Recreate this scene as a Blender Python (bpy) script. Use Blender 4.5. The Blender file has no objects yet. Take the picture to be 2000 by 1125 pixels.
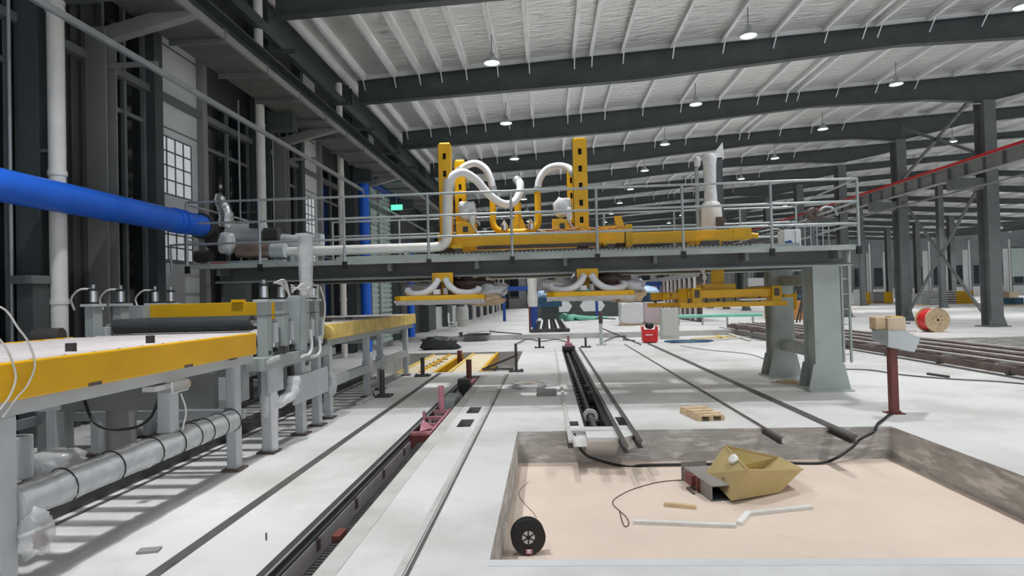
import bpy, math, random
from mathutils import Vector, Matrix, noise
random.seed(7)
sc = bpy.context.scene
C = sc.collection
V = Vector
# ------------------------------------------------------------------ camera
F, H = 1220.0, 1.62
Yc = V((68., -19., F)).normalized()
Zc = V((-.0275, 1, 0.)); Zc = (Zc - Yc * Zc.dot(Yc)).normalized()
Xc = Yc.cross(Zc) * -1
if Xc.x < 0: Xc = -Xc
right = V((Xc.x, Yc.x, Zc.x)); up = V((Xc.y, Yc.y, Zc.y)); fwd = V((Xc.z, Yc.z, Zc.z))
cam_d = bpy.data.cameras.new('camera'); cam = bpy.data.objects.new('camera', cam_d); C.objects.link(cam)
cam.matrix_world = Matrix(((right.x, up.x, -fwd.x, 0), (right.y, up.y, -fwd.y, 0), (right.z, up.z, -fwd.z, H), (0, 0, 0, 1)))
cam_d.sensor_width = 36; cam_d.lens = 36 * F / 2000; cam_d.clip_start = .05; cam_d.clip_end = 400
sc.camera = cam
# ------------------------------------------------------------------ world, exposure
w = bpy.data.worlds.new('world'); sc.world = w; w.use_nodes = True
w.node_tree.nodes['Background'].inputs[0].default_value = (.80, .88, 1, 1)
w.node_tree.nodes['Background'].inputs[1].default_value = .8
sc.view_settings.view_transform = 'Standard'; sc.view_settings.look = 'None'
sc.view_settings.exposure = 0.0; sc.view_settings.gamma = 1; sc.view_settings.use_curve_mapping = False
LAMP_W = 122.0
LAMPS = [(x, 5.2 + 6.05 * j - 12.1) for j in range(0, 18) for x in (-1.35, 5.7, 12.9)] + \
        [(x, -.8 + 12.1 * j) for j in range(0, 8) for x in (22.5, 29.0)] + [(x, 11.3 + 14.0 * j) for j in range(0, 7) for x in (46.5, 57.0, 68.0, 79.5, 90.0)]
LAMPS = [(-3.0 if x < 0 and y < 9 else x, y) for (x, y) in LAMPS]
def roof_under(x):   # height of the foil above the floor
    return 8.94 + .058 * 37 - .058 * (abs(x - 31) if x < 55 else abs(x - 79))
for (x, y) in LAMPS:
    L = bpy.data.lights.new('lamp_light', 'AREA'); L.shape = 'DISK'; L.size = .32
    L.energy = LAMP_W * (1.0 if x < 20 else 1.7 if x < 40 else 3.0); L.color = (.97, .99, 1); L.spread = math.radians(92)
    o = bpy.data.objects.new('lamp_light', L); C.objects.link(o); o.location = (x, y, roof_under(x) - 1.0)

# ------------------------------------------------------------------ helpers
def ray(px, py):
    c = V((px - 1000, 562.5 - py, F)); return V((c.dot(Xc), c.dot(Yc), c.dot(Zc)))
def G(px, py, z=0.0):
    r = ray(px, py); return V((0, 0, H)) + r * ((z - H) / r.z)
def P(px, py, Y):
    r = ray(px, py); return V((0, 0, H)) + r * (Y / r.y)
def PX(px, py, X):
    r = ray(px, py); return V((0, 0, H)) + r * (X / r.x)
def mat(name, col, rough=.55, metal=0.0, var=.12, scale=3.0, bump=0.0, bscale=40.0, dirt=None, dscale=1.2, dlo=.52, dhi=.72, spec=.5):
    m = bpy.data.materials.new(name); m.use_nodes = True
    nt = m.node_tree; b = nt.nodes['Principled BSDF']
    b.inputs['Roughness'].default_value = rough; b.inputs['Metallic'].default_value = metal
    b.inputs['Specular IOR Level'].default_value = spec
    tc = nt.nodes.new('ShaderNodeTexCoord'); n = nt.nodes.new('ShaderNodeTexNoise')
    n.inputs['Scale'].default_value = scale; n.inputs['Detail'].default_value = 6
    nt.links.new(tc.outputs['Object'], n.inputs['Vector'])
    r = nt.nodes.new('ShaderNodeValToRGB')
    lo = [max(0, c * (1 - var)) for c in col]; hi = [min(1, c * (1 + var)) for c in col]
    r.color_ramp.elements[0].position = .3; r.color_ramp.elements[1].position = .7
    r.color_ramp.elements[0].color = (*lo, 1); r.color_ramp.elements[1].color = (*hi, 1)
    nt.links.new(n.outputs['Fac'], r.inputs['Fac']); out = r.outputs['Color']
    if dirt:
        n2 = nt.nodes.new('ShaderNodeTexNoise'); n2.inputs['Scale'].default_value = dscale; n2.inputs['Detail'].default_value = 8
        n2.inputs['Roughness'].default_value = .65
        nt.links.new(tc.outputs['Object'], n2.inputs['Vector'])
        r2 = nt.nodes.new('ShaderNodeValToRGB'); r2.color_ramp.elements[0].position = dlo; r2.color_ramp.elements[1].position = dhi
        nt.links.new(n2.outputs['Fac'], r2.inputs['Fac'])
        mx = nt.nodes.new('ShaderNodeMix'); mx.data_type = 'RGBA'
        nt.links.new(r2.outputs['Color'], mx.inputs['Factor']); nt.links.new(out, mx.inputs['A']); mx.inputs['B'].default_value = (*dirt, 1)
        out = mx.outputs['Result']
    nt.links.new(out, b.inputs['Base Color'])
    if bump:
        n3 = nt.nodes.new('ShaderNodeTexNoise'); n3.inputs['Scale'].default_value = bscale
        nt.links.new(tc.outputs['Object'], n3.inputs['Vector'])
        bp = nt.nodes.new('ShaderNodeBump'); bp.inputs['Strength'].default_value = bump; bp.inputs['Distance'].default_value = .02
        nt.links.new(n3.outputs['Fac'], bp.inputs['Height']); nt.links.new(bp.outputs['Normal'], b.inputs['Normal'])
    return m
def glow(name, col, s):
    m = bpy.data.materials.new(name); m.use_nodes = True; b = m.node_tree.nodes['Principled BSDF']
    b.inputs['Base Color'].default_value = (*col, 1); b.inputs['Emission Color'].default_value = (*col, 1); b.inputs['Emission Strength'].default_value = s
    return m
def film(name, col, alpha):
    m = mat(name, col, .18, 0, .08, 12, .9, 14)
    b = m.node_tree.nodes['Principled BSDF']; b.inputs['Alpha'].default_value = alpha
    return m
M = dict(
    floor=mat('white_concrete', (.72, .715, .705), .5, 0, .06, .6, .12, 60, (.47, .45, .42), .5, .47, .74),
    apron=mat('grey_concrete', (.56, .55, .53), .6, 0, .1, 2, .2, 50, (.36, .34, .32), .9, .5, .75),
    pitfloor=mat('sandy_concrete', (.74, .61, .51), .7, 0, .06, 1.1, .1, 50, (.60, .46, .36), .5, .58, .85),
    pitwall=mat('stained_concrete', (.50, .48, .45), .8, 0, .25, 3, .6, 25, (.74, .72, .69), 2.2, .52, .60),
    shadow=mat('shaded_trench_concrete', (.20, .19, .18), .8, 0, .2, 3),  # concrete darkened in colour for the shade down in slots and pockets
    purlin=mat('galvanised_purlin', (.90, .90, .90), .45, .0, .06, 2),
    dark=mat('dark_green_steel', (.07, .084, .084), .45, 0, .15, 2),
    darkgrey=mat('dark_grey_steel', (.16, .17, .17), .5, 0, .15, 2),
    column=mat('grey_column_paint', (.27, .27, .26), .55, 0, .1, 2),
    green=mat('grey_green_paint', (.36, .40, .39), .42, 0, .1, 2.5),
    gantry=mat('gantry_grey_paint', (.40, .44, .41), .45, 0, .12, 1.5, 0, 1, (.25, .25, .235), .8, .55, .75),
    gdark=mat('gantry_dark_paint', (.15, .16, .15), .5, 0, .15, 1.5),
    greylight=mat('light_grey_paint', (.50, .53, .54), .4, 0, .08, 3),
    yellow=mat('yellow_paint', (.86, .47, .004), .38, 0, .08, 2, 0, 1, (.62, .33, .02), 1.5, .56, .8),
    yellow2=mat('ochre_yellow_paint', (.70, .40, .006), .45, 0, .08, 2),
    yellowpale=mat('worn_pale_yellow_paint', (.80, .58, .16), .55, 0, .18, 5),
    blue=mat('blue_pipe_paint', (.015, .15, .80), .35, 0, .1, 2),
    bluef=mat('blue_frame_paint', (.02, .08, .36), .5),
    pvc=mat('white_plastic_pipe', (.80, .78, .73), .4, 0, .06, 3),
    hose=mat('white_ribbed_hose', (.80, .80, .82), .38, 0, .05, 6),
    rail=mat('galvanised_tube', (.42, .45, .45), .38, .35, .1, 3),
    chrome=mat('polished_cylinder', (.72, .72, .71), .18, .9, .05, 3),
    black=mat('black_rubber', (.014, .014, .015), .5, 0, .2, 4),
    roller=mat('dark_rubber_roller', (.05, .055, .057), .42, 0, .15, 5),
    steel=mat('worn_dark_steel', (.075, .07, .068), .45, .3, .25, 4),
    railtop=mat('floor_rail_steel', (.16, .15, .145), .4, .5, .2, 6),
    plate=mat('dusty_steel_plate', (.68, .62, .61), .5, .2, .12, 3),
    brown=mat('brown_primed_steel', (.12, .085, .075), .6, 0, .25, 4),
    maroon=mat('maroon_primer', (.17, .045, .038), .5, 0, .12, 5),
    pink=mat('pink_red_primer', (.50, .20, .25), .55, 0, .2, 8),
    red=mat('red_paint', (.70, .02, .025), .4, 0, .1, 5),
    wood=mat('pale_wood', (.66, .49, .30), .65, 0, .2, 9),
    board=mat('white_board', (.72, .70, .67), .5, 0, .08, 6),
    card=mat('tan_cardboard', (.62, .50, .35), .75, 0, .1, 5),
    hopper=mat('mustard_sheet_metal', (.56, .43, .20), .42, 0, .1, 3, 0, 1, (.50, .43, .11), 2.2, .55, .75),
    foam=mat('white_foam', (.85, .84, .80), .6, 0, .05, 20, .8, 30),
    tarpg=mat('green_tarp', (.25, .62, .48), .5, 0, .12, 6),
    tarpb=mat('dark_blue_tarp', (.03, .10, .18), .4, 0, .3, 5),
    tarpl=mat('light_blue_tarp', (.42, .58, .75), .4, 0, .1, 5),
    tarpk=mat('black_tarp', (.03, .033, .035), .5, 0, .3, 8),
    cabinet=mat('pale_grey_cabinet', (.56, .57, .52), .45, 0, .04, 3),
    orange=mat('orange_crate', (.62, .30, .10), .6, 0, .12, 4),
    copper=mat('copper_brown_casing', (.36, .27, .22), .35, .5, .15, 5),
    silver=mat('silver_foil', (.62, .62, .63), .25, .8, .2, 14, .8, 22),
    glass=mat('night_glass', (.008, .010, .011), .06, 0, .2, 1, 0, 1, None, 1, .5, .7, .5),
    wallp=mat('wall_sheet', (.07, .07, .068), .6, 0, .15, .8),
    panel=mat('white_sandwich_panel', (.66, .68, .69), .5, 0, .06, 2),
    pane=mat('pale_window_pane', (.80, .83, .86), .3, 0, .03, 2),
    shutter=mat('pale_green_shutter', (.46, .55, .53), .5, 0, .06, 2),
    white=mat('white_paint', (.82, .82, .82), .5, 0, .04, 2),
    soffit=mat('dusty_soffit_panel', (.11, .105, .10), .6, 0, .2, 3),
    film=film('clear_plastic_wrap', (.80, .80, .80), .45),
    filmw=film('white_plastic_wrap', (.84, .84, .85), .88),
    tube=mat('weathered_box_section', (.27, .25, .23), .6, 0, .15, 4),
    farwall=mat('far_wall_sheet', (.22, .25, .26), .6, 0, .12, .5),
    teal=mat('dark_teal_pane', (.03, .045, .055), .2),
    cream=mat('cream_dusty_deck', (.76, .66, .46), .6, 0, .1, 4),
    glowpane=glow('pale_pane_added_glow', (.80, .84, .88), .28),  # glow added to lift the brightness of the pale window panes
    lamp=glow('lamp_glow', (1, 1, 1), 9), exitg=glow('green_exit_glow', (.10, .85, .42), 1.6),
)
def foil():
    m = bpy.data.materials.new('roof_foil'); m.use_nodes = True; nt = m.node_tree; b = nt.nodes['Principled BSDF']
    b.inputs['Base Color'].default_value = (.88, .88, .87, 1); b.inputs['Metallic'].default_value = .8; b.inputs['Roughness'].default_value = .38
    tc = nt.nodes.new('ShaderNodeTexCoord'); mp = nt.nodes.new('ShaderNodeMapping'); mp.inputs['Scale'].default_value = (1.1, 4.2, 1)
    n = nt.nodes.new('ShaderNodeTexNoise'); n.inputs['Scale'].default_value = 1.6; n.inputs['Detail'].default_value = 6; n.inputs['Distortion'].default_value = .8
    bp = nt.nodes.new('ShaderNodeBump'); bp.inputs['Strength'].default_value = .9; bp.inputs['Distance'].default_value = .14
    nt.links.new(tc.outputs['Object'], mp.inputs[0]); nt.links.new(mp.outputs[0], n.inputs['Vector'])
    nt.links.new(n.outputs['Fac'], bp.inputs['Height']); nt.links.new(bp.outputs['Normal'], b.inputs['Normal'])
    return m
M['foil'] = foil()
_nt = M['pitwall'].node_tree   # horizontal pour layers in the pit concrete
_mp = _nt.nodes.new('ShaderNodeMapping'); _mp.inputs['Scale'].default_value = (1, 1, 5)
_tc = next(n for n in _nt.nodes if n.type == 'TEX_COORD')
for _l in [l for l in _nt.links if l.from_node == _tc]: _nt.links.new(_mp.outputs[0], _l.to_socket)
_nt.links.new(_tc.outputs['Object'], _mp.inputs[0])

class MB:
    def __init__(s): s.v = []; s.f = []; s.sm = []
    def add(s, vs, fs, smooth=False):
        k = len(s.v); s.v += [V(p) for p in vs]; s.f += [tuple(i + k for i in f) for f in fs]; s.sm += [smooth] * len(fs); return s
    def box(s, x0, x1, y0, y1, z0, z1):
        return s.add([(x0, y0, z0), (x1, y0, z0), (x1, y1, z0), (x0, y1, z0), (x0, y0, z1), (x1, y0, z1), (x1, y1, z1), (x0, y1, z1)],
                     [(0, 3, 2, 1), (4, 5, 6, 7), (0, 1, 5, 4), (1, 2, 6, 5), (2, 3, 7, 6), (3, 0, 4, 7)])
    def bar(s, p, q, w, h=None, upv=(0, 0, 1)):
        p = V(p); q = V(q); h = h or w; d = (q - p).normalized(); u = V(upv)
        if abs(d.dot(u)) > .98: u = V((0, 1, 0))
        sd = d.cross(u).normalized() * (w / 2); u = sd.cross(d).normalized() * (h / 2)
        c = [p - sd - u, p + sd - u, p + sd + u, p - sd + u, q - sd - u, q + sd - u, q + sd + u, q - sd + u]
        return s.add(c, [(0, 1, 2, 3), (7, 6, 5, 4), (0, 4, 5, 1), (1, 5, 6, 2), (2, 6, 7, 3), (3, 7, 4, 0)])
    def tube(s, pts, r, n=8, rib=0):
        pts = [V(p) for p in pts]; rings = []; prev = None
        for i, p in enumerate(pts):
            d = (pts[min(i + 1, len(pts) - 1)] - pts[max(i - 1, 0)])
            if d.length < 1e-9: d = V((0, 0, 1))
            d.normalize()
            if prev is None:
                u = V((0, 0, 1)) if abs(d.z) < .9 else V((1, 0, 0))
            else: u = prev
            a = (u - d * u.dot(d)).normalized(); prev = a; b = d.cross(a)
            rr = (r[i] if isinstance(r, (list, tuple)) else r) * (1 - rib * (i % 2))
            rings.append([p + (a * math.cos(2 * math.pi * k / n) + b * math.sin(2 * math.pi * k / n)) * rr for k in range(n)])
        vs = [q for g in rings for q in g]; fs = []
        for i in range(len(rings) - 1):
            for k in range(n):
                fs.append((i * n + k, i * n + (k + 1) % n, (i + 1) * n + (k + 1) % n, (i + 1) * n + k))
        s.add(vs, fs, True)
        s.add(rings[0], [tuple(range(n - 1, -1, -1))]); s.add(rings[-1], [tuple(range(n))]); return s
    def cyl(s, p, q, r, n=14): return s.tube([p, q], r, n)
    def lathe(s, c, ax, prof, n=24):
        c = V(c); ax = V(ax).normalized(); u = V((0, 0, 1)) if abs(ax.z) < .9 else V((1, 0, 0))
        a = (u - ax * u.dot(ax)).normalized(); b = ax.cross(a)
        vs = [c + ax * t + (a * math.cos(2 * math.pi * k / n) + b * math.sin(2 * math.pi * k / n)) * max(r, 1e-4) for (r, t) in prof for k in range(n)]
        fs = [(i * n + k, i * n + (k + 1) % n, (i + 1) * n + (k + 1) % n, (i + 1) * n + k) for i in range(len(prof) - 1) for k in range(n)]
        return s.add(vs, fs, False)
    def prism(s, pts, ext):
        pts = [V(p) for p in pts]; e = V(ext); n = len(pts)
        return s.add(pts + [p + e for p in pts], [tuple(range(n - 1, -1, -1)), tuple(range(n, 2 * n))] + [(i, (i + 1) % n, n + (i + 1) % n, n + i) for i in range(n)])
    def quad(s, a, b, c, d): return s.add([a, b, c, d], [(0, 1, 2, 3)])
    def ibeam(s, p, q, w, h, t=.02, upv=(0, 0, 1)):
        p = V(p); q = V(q); d = (q - p).normalized(); u = V(upv); u = (u - d * u.dot(d)).normalized()
        o = u * (h / 2 - t / 2)
        s.bar(p + o, q + o, w, t, u); s.bar(p - o, q - o, w, t, u); return s.bar(p, q, t, h - 2 * t, u)
    def blob(s, c, rad, amp=.18, seed=0, nu=16, nv=10, freq=2.4):
        c = V(c); vs = []; fs = []
        for j in range(nv + 1):
            th = math.pi * j / nv
            for i in range(nu):
                ph = 2 * math.pi * i / nu; d = V((math.sin(th) * math.cos(ph), math.sin(th) * math.sin(ph), math.cos(th)))
                k = 1 + amp * noise.noise(d * freq + V((seed * 3.1, seed * 1.7, seed)))* 2
                e = [math.copysign(abs(x) ** .75, x) for x in d]
                vs.append(c + V((e[0] * rad[0], e[1] * rad[1], e[2] * rad[2])) * k)
        for j in range(nv):
            for i in range(nu): fs.append((j * nu + i, (j + 1) * nu + i, (j + 1) * nu + (i + 1) % nu, j * nu + (i + 1) % nu))
        return s.add(vs, fs, True)
    def build(s, name, m, parent=None, bev=0.0):
        me = bpy.data.meshes.new(name)
        if parent is None:
            xs = [p.x for p in s.v]; ys = [p.y for p in s.v]; o = V(((min(xs) + max(xs)) / 2, (min(ys) + max(ys)) / 2, min(p.z for p in s.v)))
        else:
            o = V((0, 0, 0)); q = parent
            while q: o += V(q.location); q = q.parent
        me.from_pydata([tuple(p - o) for p in s.v], [], s.f); me.materials.append(M[m])
        me.polygons.foreach_set('use_smooth', s.sm); me.update()
        ob = bpy.data.objects.new(name, me); C.objects.link(ob)
        if parent is None: ob.location = o
        else: ob.parent = parent
        if bev:
            md = ob.modifiers.new('bevel', 'BEVEL'); md.width = bev; md.segments = 2; md.limit_method = 'ANGLE'
        return ob
def tag(o, label, cat, group=None, kind=None):
    o['label'] = label; o['category'] = cat
    if group: o['group'] = group
    if kind: o['kind'] = kind
    return o
def empty(name, loc, label, cat, group=None, kind=None):
    o = bpy.data.objects.new(name, None); C.objects.link(o); o.location = loc; o.empty_display_size = .1
    return tag(o, label, cat, group, kind)
def copy_tree(o, d, label=None, parent=None, group=None):
    c = o.copy(); C.objects.link(c)
    if parent: c.parent = parent
    else: c.location = V(o.location) + V(d)
    if label: c['label'] = label
    if group: c['group'] = group
    for ch in [k for k in C.objects if k.parent == o]: copy_tree(ch, d, None, c)
    return c
def shared(mesh_ob, name, parent, loc):
    o = bpy.data.objects.new(name, mesh_ob.data); C.objects.link(o); o.parent = parent; o.location = loc; return o
def curve(pts, n=8):   # Catmull-Rom through points
    pts = [V(p) for p in pts]; q = [pts[0] * 2 - pts[1]] + pts + [pts[-1] * 2 - pts[-2]]; out = []
    for i in range(1, len(q) - 2):
        for k in range(n):
            t = k / n; a, b, c, d = q[i - 1], q[i], q[i + 1], q[i + 2]
            out.append(.5 * ((2 * b) + (c - a) * t + (2 * a - 5 * b + 4 * c - d) * t * t + (3 * b - a - 3 * c + d) * t ** 3))
    return out + [pts[-1]]
def struct(mb, name, m, label, cat, bev=0):
    return tag(mb.build(name, m, None, bev), label, cat, None, 'structure')
# ------------------------------------------------------------------ floor with its pits
XA, XB, YA, YB = -6.75, 96.0, -8.0, 104.0
HOLES = dict(pit=(-.40, 4.0, 3.89, 7.62, .38), slot=(-1.78, -1.44, -8, 13.3, .34), back=(-4.3, -.78, 14.0, 19.2, .42),
             channel=(-6.7, 8.3, 21.0, 28.0, .23), conv=(.42, .78, 7.85, 19.4, .30), pocket_a=(.86, .98, 7.9, 8.45, .12), pocket_b=(.24, .36, 7.75, 8.2, .12),
             hole=(-.22, .12, 10.3, 11.2, .25), pock1=(-1.2, -1.02, 7.95, 8.45, .15), pock2=(-1.2, -1.02, 8.9, 9.4, .15), right=(12.3, 24.0, 9.0, 20.6, .75))
xs = sorted({XA, XB} | {h[i] for h in HOLES.values() for i in (0, 1)}); ys = sorted({YA, YB} | {h[i] for h in HOLES.values() for i in (2, 3)})
fb = MB()
for i in range(len(xs) - 1):
    for j in range(len(ys) - 1):
        cx, cy = (xs[i] + xs[i + 1]) / 2, (ys[j] + ys[j + 1]) / 2
        if any(h[0] < cx < h[1] and h[2] < cy < h[3] for h in HOLES.values()): continue
        fb.quad((xs[i], ys[j], 0), (xs[i + 1], ys[j], 0), (xs[i + 1], ys[j + 1], 0), (xs[i], ys[j + 1], 0))
struct(fb, 'floor', 'floor', 'white concrete hall floor with pits, slots and rails let into it', 'floor')
def hole_walls(name, key, wm, fm, label):
    x0, x1, y0, y1, d = HOLES[key]; b = MB()
    b.quad((x0, y0, 0), (x0, y1, 0), (x0, y1, -d), (x0, y0, -d)); b.quad((x1, y1, 0), (x1, y0, 0), (x1, y0, -d), (x1, y1, -d))
    b.quad((x0, y1, 0), (x1, y1, 0), (x1, y1, -d), (x0, y1, -d)); b.quad((x1, y0, 0), (x0, y0, 0), (x0, y0, -d), (x1, y0, -d))
    struct(b, 'wall_' + name, wm, label + ' wall', 'wall')
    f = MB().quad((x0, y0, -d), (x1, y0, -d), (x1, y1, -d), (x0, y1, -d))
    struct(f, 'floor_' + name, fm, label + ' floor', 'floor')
hole_walls('pit', 'pit', 'pitwall', 'pitfloor', 'square front pit with stained concrete sides and sandy bottom,')
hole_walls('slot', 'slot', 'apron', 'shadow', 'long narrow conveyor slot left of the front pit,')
hole_walls('rear_pit', 'back', 'apron', 'shadow', 'rear pit holding yellow frames,')
hole_walls('channel', 'channel', 'apron', 'floor', 'wide shallow cross channel behind the gantry,')
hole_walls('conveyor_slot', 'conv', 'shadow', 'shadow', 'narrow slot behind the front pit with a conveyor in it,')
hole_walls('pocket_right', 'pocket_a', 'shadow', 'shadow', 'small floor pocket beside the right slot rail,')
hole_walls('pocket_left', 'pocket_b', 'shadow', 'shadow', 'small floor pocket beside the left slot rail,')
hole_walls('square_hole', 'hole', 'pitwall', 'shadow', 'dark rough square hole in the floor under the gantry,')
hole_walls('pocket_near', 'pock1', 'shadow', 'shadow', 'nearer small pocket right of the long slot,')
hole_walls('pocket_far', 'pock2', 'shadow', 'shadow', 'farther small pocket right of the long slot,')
hole_walls('right_pit', 'right', 'pitwall', 'apron', 'large pit behind the brown roller track on the right,')
# raised concrete apron strips and steel grooves in the floor
struct(MB().box(-1.44, -1.30, -8, 13.3, .0, .004), 'trim_1', 'apron', 'grey concrete strip along the right lip of the long slot', 'trim')
struct(MB().box(-.40, 4.0, 3.80, 3.89, .0, .004), 'trim_2', 'panel', 'pale concrete kerb along the near edge of the front pit', 'trim')
# ------------------------------------------------------------------ roof
cb = MB()
cb.quad((-7, YA, roof_under(-7)), (31, YA, roof_under(31)), (31, YB, roof_under(31)), (-7, YB, roof_under(-7)))
for xa_, xb_ in ((31, 55), (55, 79), (79, XB)): cb.quad((xa_, YA, roof_under(xa_)), (xb_, YA, roof_under(xb_)), (xb_, YB, roof_under(xb_)), (xa_, YB, roof_under(xa_)))
for q in list(cb.v): cb.v.append(q + V((0, 0, .08)))
cb.f += [tuple(i + 16 for i in reversed(f)) for f in cb.f]; cb.sm += [False] * 4
ceil = struct(cb, 'ceiling', 'foil', 'silver foil insulated roof with pale purlins running to the back', 'ceiling')
def rafter_top(x): return roof_under(x) - .20
PUR = [-6.2, -5.65, -4.65, -3.85, -3.15, -2.35, -1.35, -.35, 1.07, 1.62, 2.6, 4.15, 5.7, 7.25, 8.8, 9.95, 10.4, 11.95, 13.5, 15.05, 16.6, 17.9, 19.2, 20.8, 22.4, 24, 25.6, 27.2, 28.8, 30.2, 32, 34, 36, 38, 40, 42, 44] + [46 + 2.5 * i for i in range(20)]
for x in PUR:
    z = roof_under(x); b = MB(); b.box(x - .012, x + .012, YA, YB, z - .20, z - .005); b.box(x - .09, x + .0, YA, YB, z - .205, z - .19); b.box(x, x + .06, YA, YB, z - .02, z - .002)
    b.build('purlin', 'purlin', ceil)
NR = 16
ORD = 'first second third fourth fifth sixth seventh eighth ninth tenth eleventh twelfth thirteenth fourteenth fifteenth sixteenth seventeenth'.split()
RY = [7.4 + 6.2 * k for k in range(NR)]
def rafter_depth(x):
    pts = [(-6, .70), (3, .86), (11, .62), (15.5, .80), (17.75, 1.12), (21, .6), (27, .45), (31, .6), (36, .5), (43.5, .7), (49, .5), (62, .5), (67, .7), (73, .5), (85, .5), (92, .7), (97, .5)]
    for (a, da), (b, db) in zip(pts, pts[1:]):
        if a <= x <= b: return da + (db - da) * (x - a) / (b - a)
    return .8
for k, y in enumerate(RY):
    xsr = [-5.9, -2, 3, 7, 11, 15.5, 17.5, 18.0, 21, 27, 31, 36, 43.5, 49, 55, 62, 67, 73, 79, 85, 92, XB - .1]
    t = [V((x, y, rafter_top(x))) for x in xsr]; bt = [V((x, y, rafter_top(x) - rafter_depth(x) * (1 if k < 5 else .8))) for x in xsr]
    r = empty('roof_beam', (-5.9, y, rafter_top(-5.9)), 'dark green tapered roof beam, the %s one back from the camera' % ORD[k] if k else 'dark green roof beam cut off by the top edge, nearest one', 'beam', 'roof beams', 'structure')
    b = MB()
    for i in range(len(xsr) - 1):
        b.add([p + V((0, dy, 0)) for p in (t[i], t[i + 1], bt[i + 1], bt[i]) for dy in (-.008, .008)], [(0, 2, 4, 6), (7, 5, 3, 1)])
    b.build('web', 'dark', r)
    b = MB(); b2 = MB()
    for i in range(len(xsr) - 1): b.bar(t[i], t[i + 1], .26, .018); b2.bar(bt[i], bt[i + 1], .26, .022)
    b3 = MB()
    for i in range(len(xsr) - 1): b3.bar(t[i] + V((0, -.02, .10)), t[i + 1] + V((0, -.02, .10)), .012, .17)
    b3.build('insulation_strip', 'purlin', r); b.build('top_flange', 'dark', r); b2.build('bottom_flange', 'dark', r)
    b = MB()
    for i in (2, 4, 7, 10): b.bar(t[i], bt[i], .2, .02, (0, 1, 0))
    b.build('splice_plate', 'dark', r)
    if k < 8:
        b = MB()
        for x in PUR[1:20]:
            z = rafter_top(x)
            for sgn in (-1,): b.bar((x, y - .42, z + .04), (x, y - .06, z - .32), .035, .012)
        ob = b.build('flange_brace', 'purlin', r); ob['kind'] = 'stuff'
# eave strut, crane girder with soffit on the left
struct(MB().box(-6.1, -5.95, YA, YB, 7.55, 7.8), 'trim_3', 'dark', 'dark eave tube along the top of the left wall', 'beam')
struct(MB().box(-6.65, -6.5, YA, YB, 8.2, 8.9), 'trim_4', 'dark', 'dark eave beam under the roof edge', 'beam')
# ------------------------------------------------------------------ columns
def hcol(name, x, y, z1, wx, wy, m, label, group, base=True, kind='structure'):
    r = empty(name, (x, y, 0), label, 'column', group, kind); b = MB()
    b.box(x - wx / 2, x + wx / 2, y - wy / 2, y - wy / 2 + .02, 0, z1); b.box(x - wx / 2, x + wx / 2, y + wy / 2 - .02, y + wy / 2, 0, z1)
    b.box(x - .01, x + .01, y - wy / 2 + .02, y + wy / 2 - .02, 0, z1); b.build('shaft', m, r)
    if base:
        MB().box(x - wx * .8, x + wx * .8, y - wy * .8, y + wy * .8, 0, .04).build('base_plate', m, r)
        b = MB()
        for s in (-1, 1): b.prism([(x + s * wx / 2, y - wy / 2, .04), (x + s * wx * .78, y - wy / 2, .04), (x + s * wx / 2, y - wy / 2, .42)], (0, .02, 0))
        b.build('gusset', m, r)
    return r
for k, y in enumerate(RY):
    if y < 18: continue
    hcol('steel_column', 17.75, y, rafter_top(17.75) - 1.1, .46, .62, 'darkgrey', 'dark grey steel column under the red crane rail, %s back in the right row' % ORD[k - 2], 'columns of the right row')
for k, y in enumerate(RY):
    if y > 30: hcol('steel_column', 43.4, y, rafter_top(43.4) - 1.0, .5, .6, 'darkgrey', 'far steel column beyond the right row, %s back in its own row' % ORD[k - 4], 'far right columns')
for k, y in enumerate(RY):
    if y > 44 and k % 2: hcol('steel_column', 31.0, y, rafter_top(31) - .8, .4, .4, 'darkgrey', 'slim column between the right row and the far row, %s back' % ORD[(k - 7) // 2], 'middle far columns')
# bracing in the right row
def brace(name, pts, wdt, label):
    r = empty(name, pts[0][0], label, 'bracing', None, 'structure')
    for a, b in pts: MB().bar(a, b, wdt, wdt, (1, 0, 0)).build('brace_bar', 'darkgrey', r)
y1, y2 = 26.0, 32.2
brace('cross_brace', [((17.75, y1 + .3, 7.0), (17.75, y2 - .3, 9.6)), ((17.75, y1 + .3, 9.6), (17.75, y2 - .3, 7.0))], .11, 'dark crossed bracing between the two nearest right columns, high up')
brace('cross_brace', [((17.75, y1 + .3, .3), (17.75, y2 - .3, 5.9)), ((17.75, y1 + .3, 5.9), (17.75, y2 - .3, .3))], .09, 'dark crossed bracing between the two nearest right columns, low down')
# crane runway with red rail, right
r = empty('crane_runway', (16.6, 50, 5.95), 'grey crane runway girder with a red rail on top', 'crane rail', None, 'structure')
b = MB(); b.box(16.45, 16.75, 12, 100, 6.46, 6.49); b.box(16.45, 16.75, 12, 100, 5.95, 5.98); b.box(16.592, 16.608, 12, 100, 5.98, 6.46); b.build('girder', 'column', r)
MB().box(16.48, 16.67, 12, 100, 6.49, 6.61).build('red_rail', 'red', r)['label'] = 'red painted rail'
for i in range(60): MB().box(16.47, 16.59, 13 + i * 1.03, 13.03 + i * 1.03, 5.98, 6.46).build('stiffener', 'darkgrey', r)
for y in RY:
    if y > 18: MB().box(16.3, 17.5, y - .2, y + .2, 5.5, 5.95).build('bracket', 'darkgrey', r, )
MB().box(16.75, 16.82, 12, 100, 5.45, 5.52).build('cable_rail', 'column', r)
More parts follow.
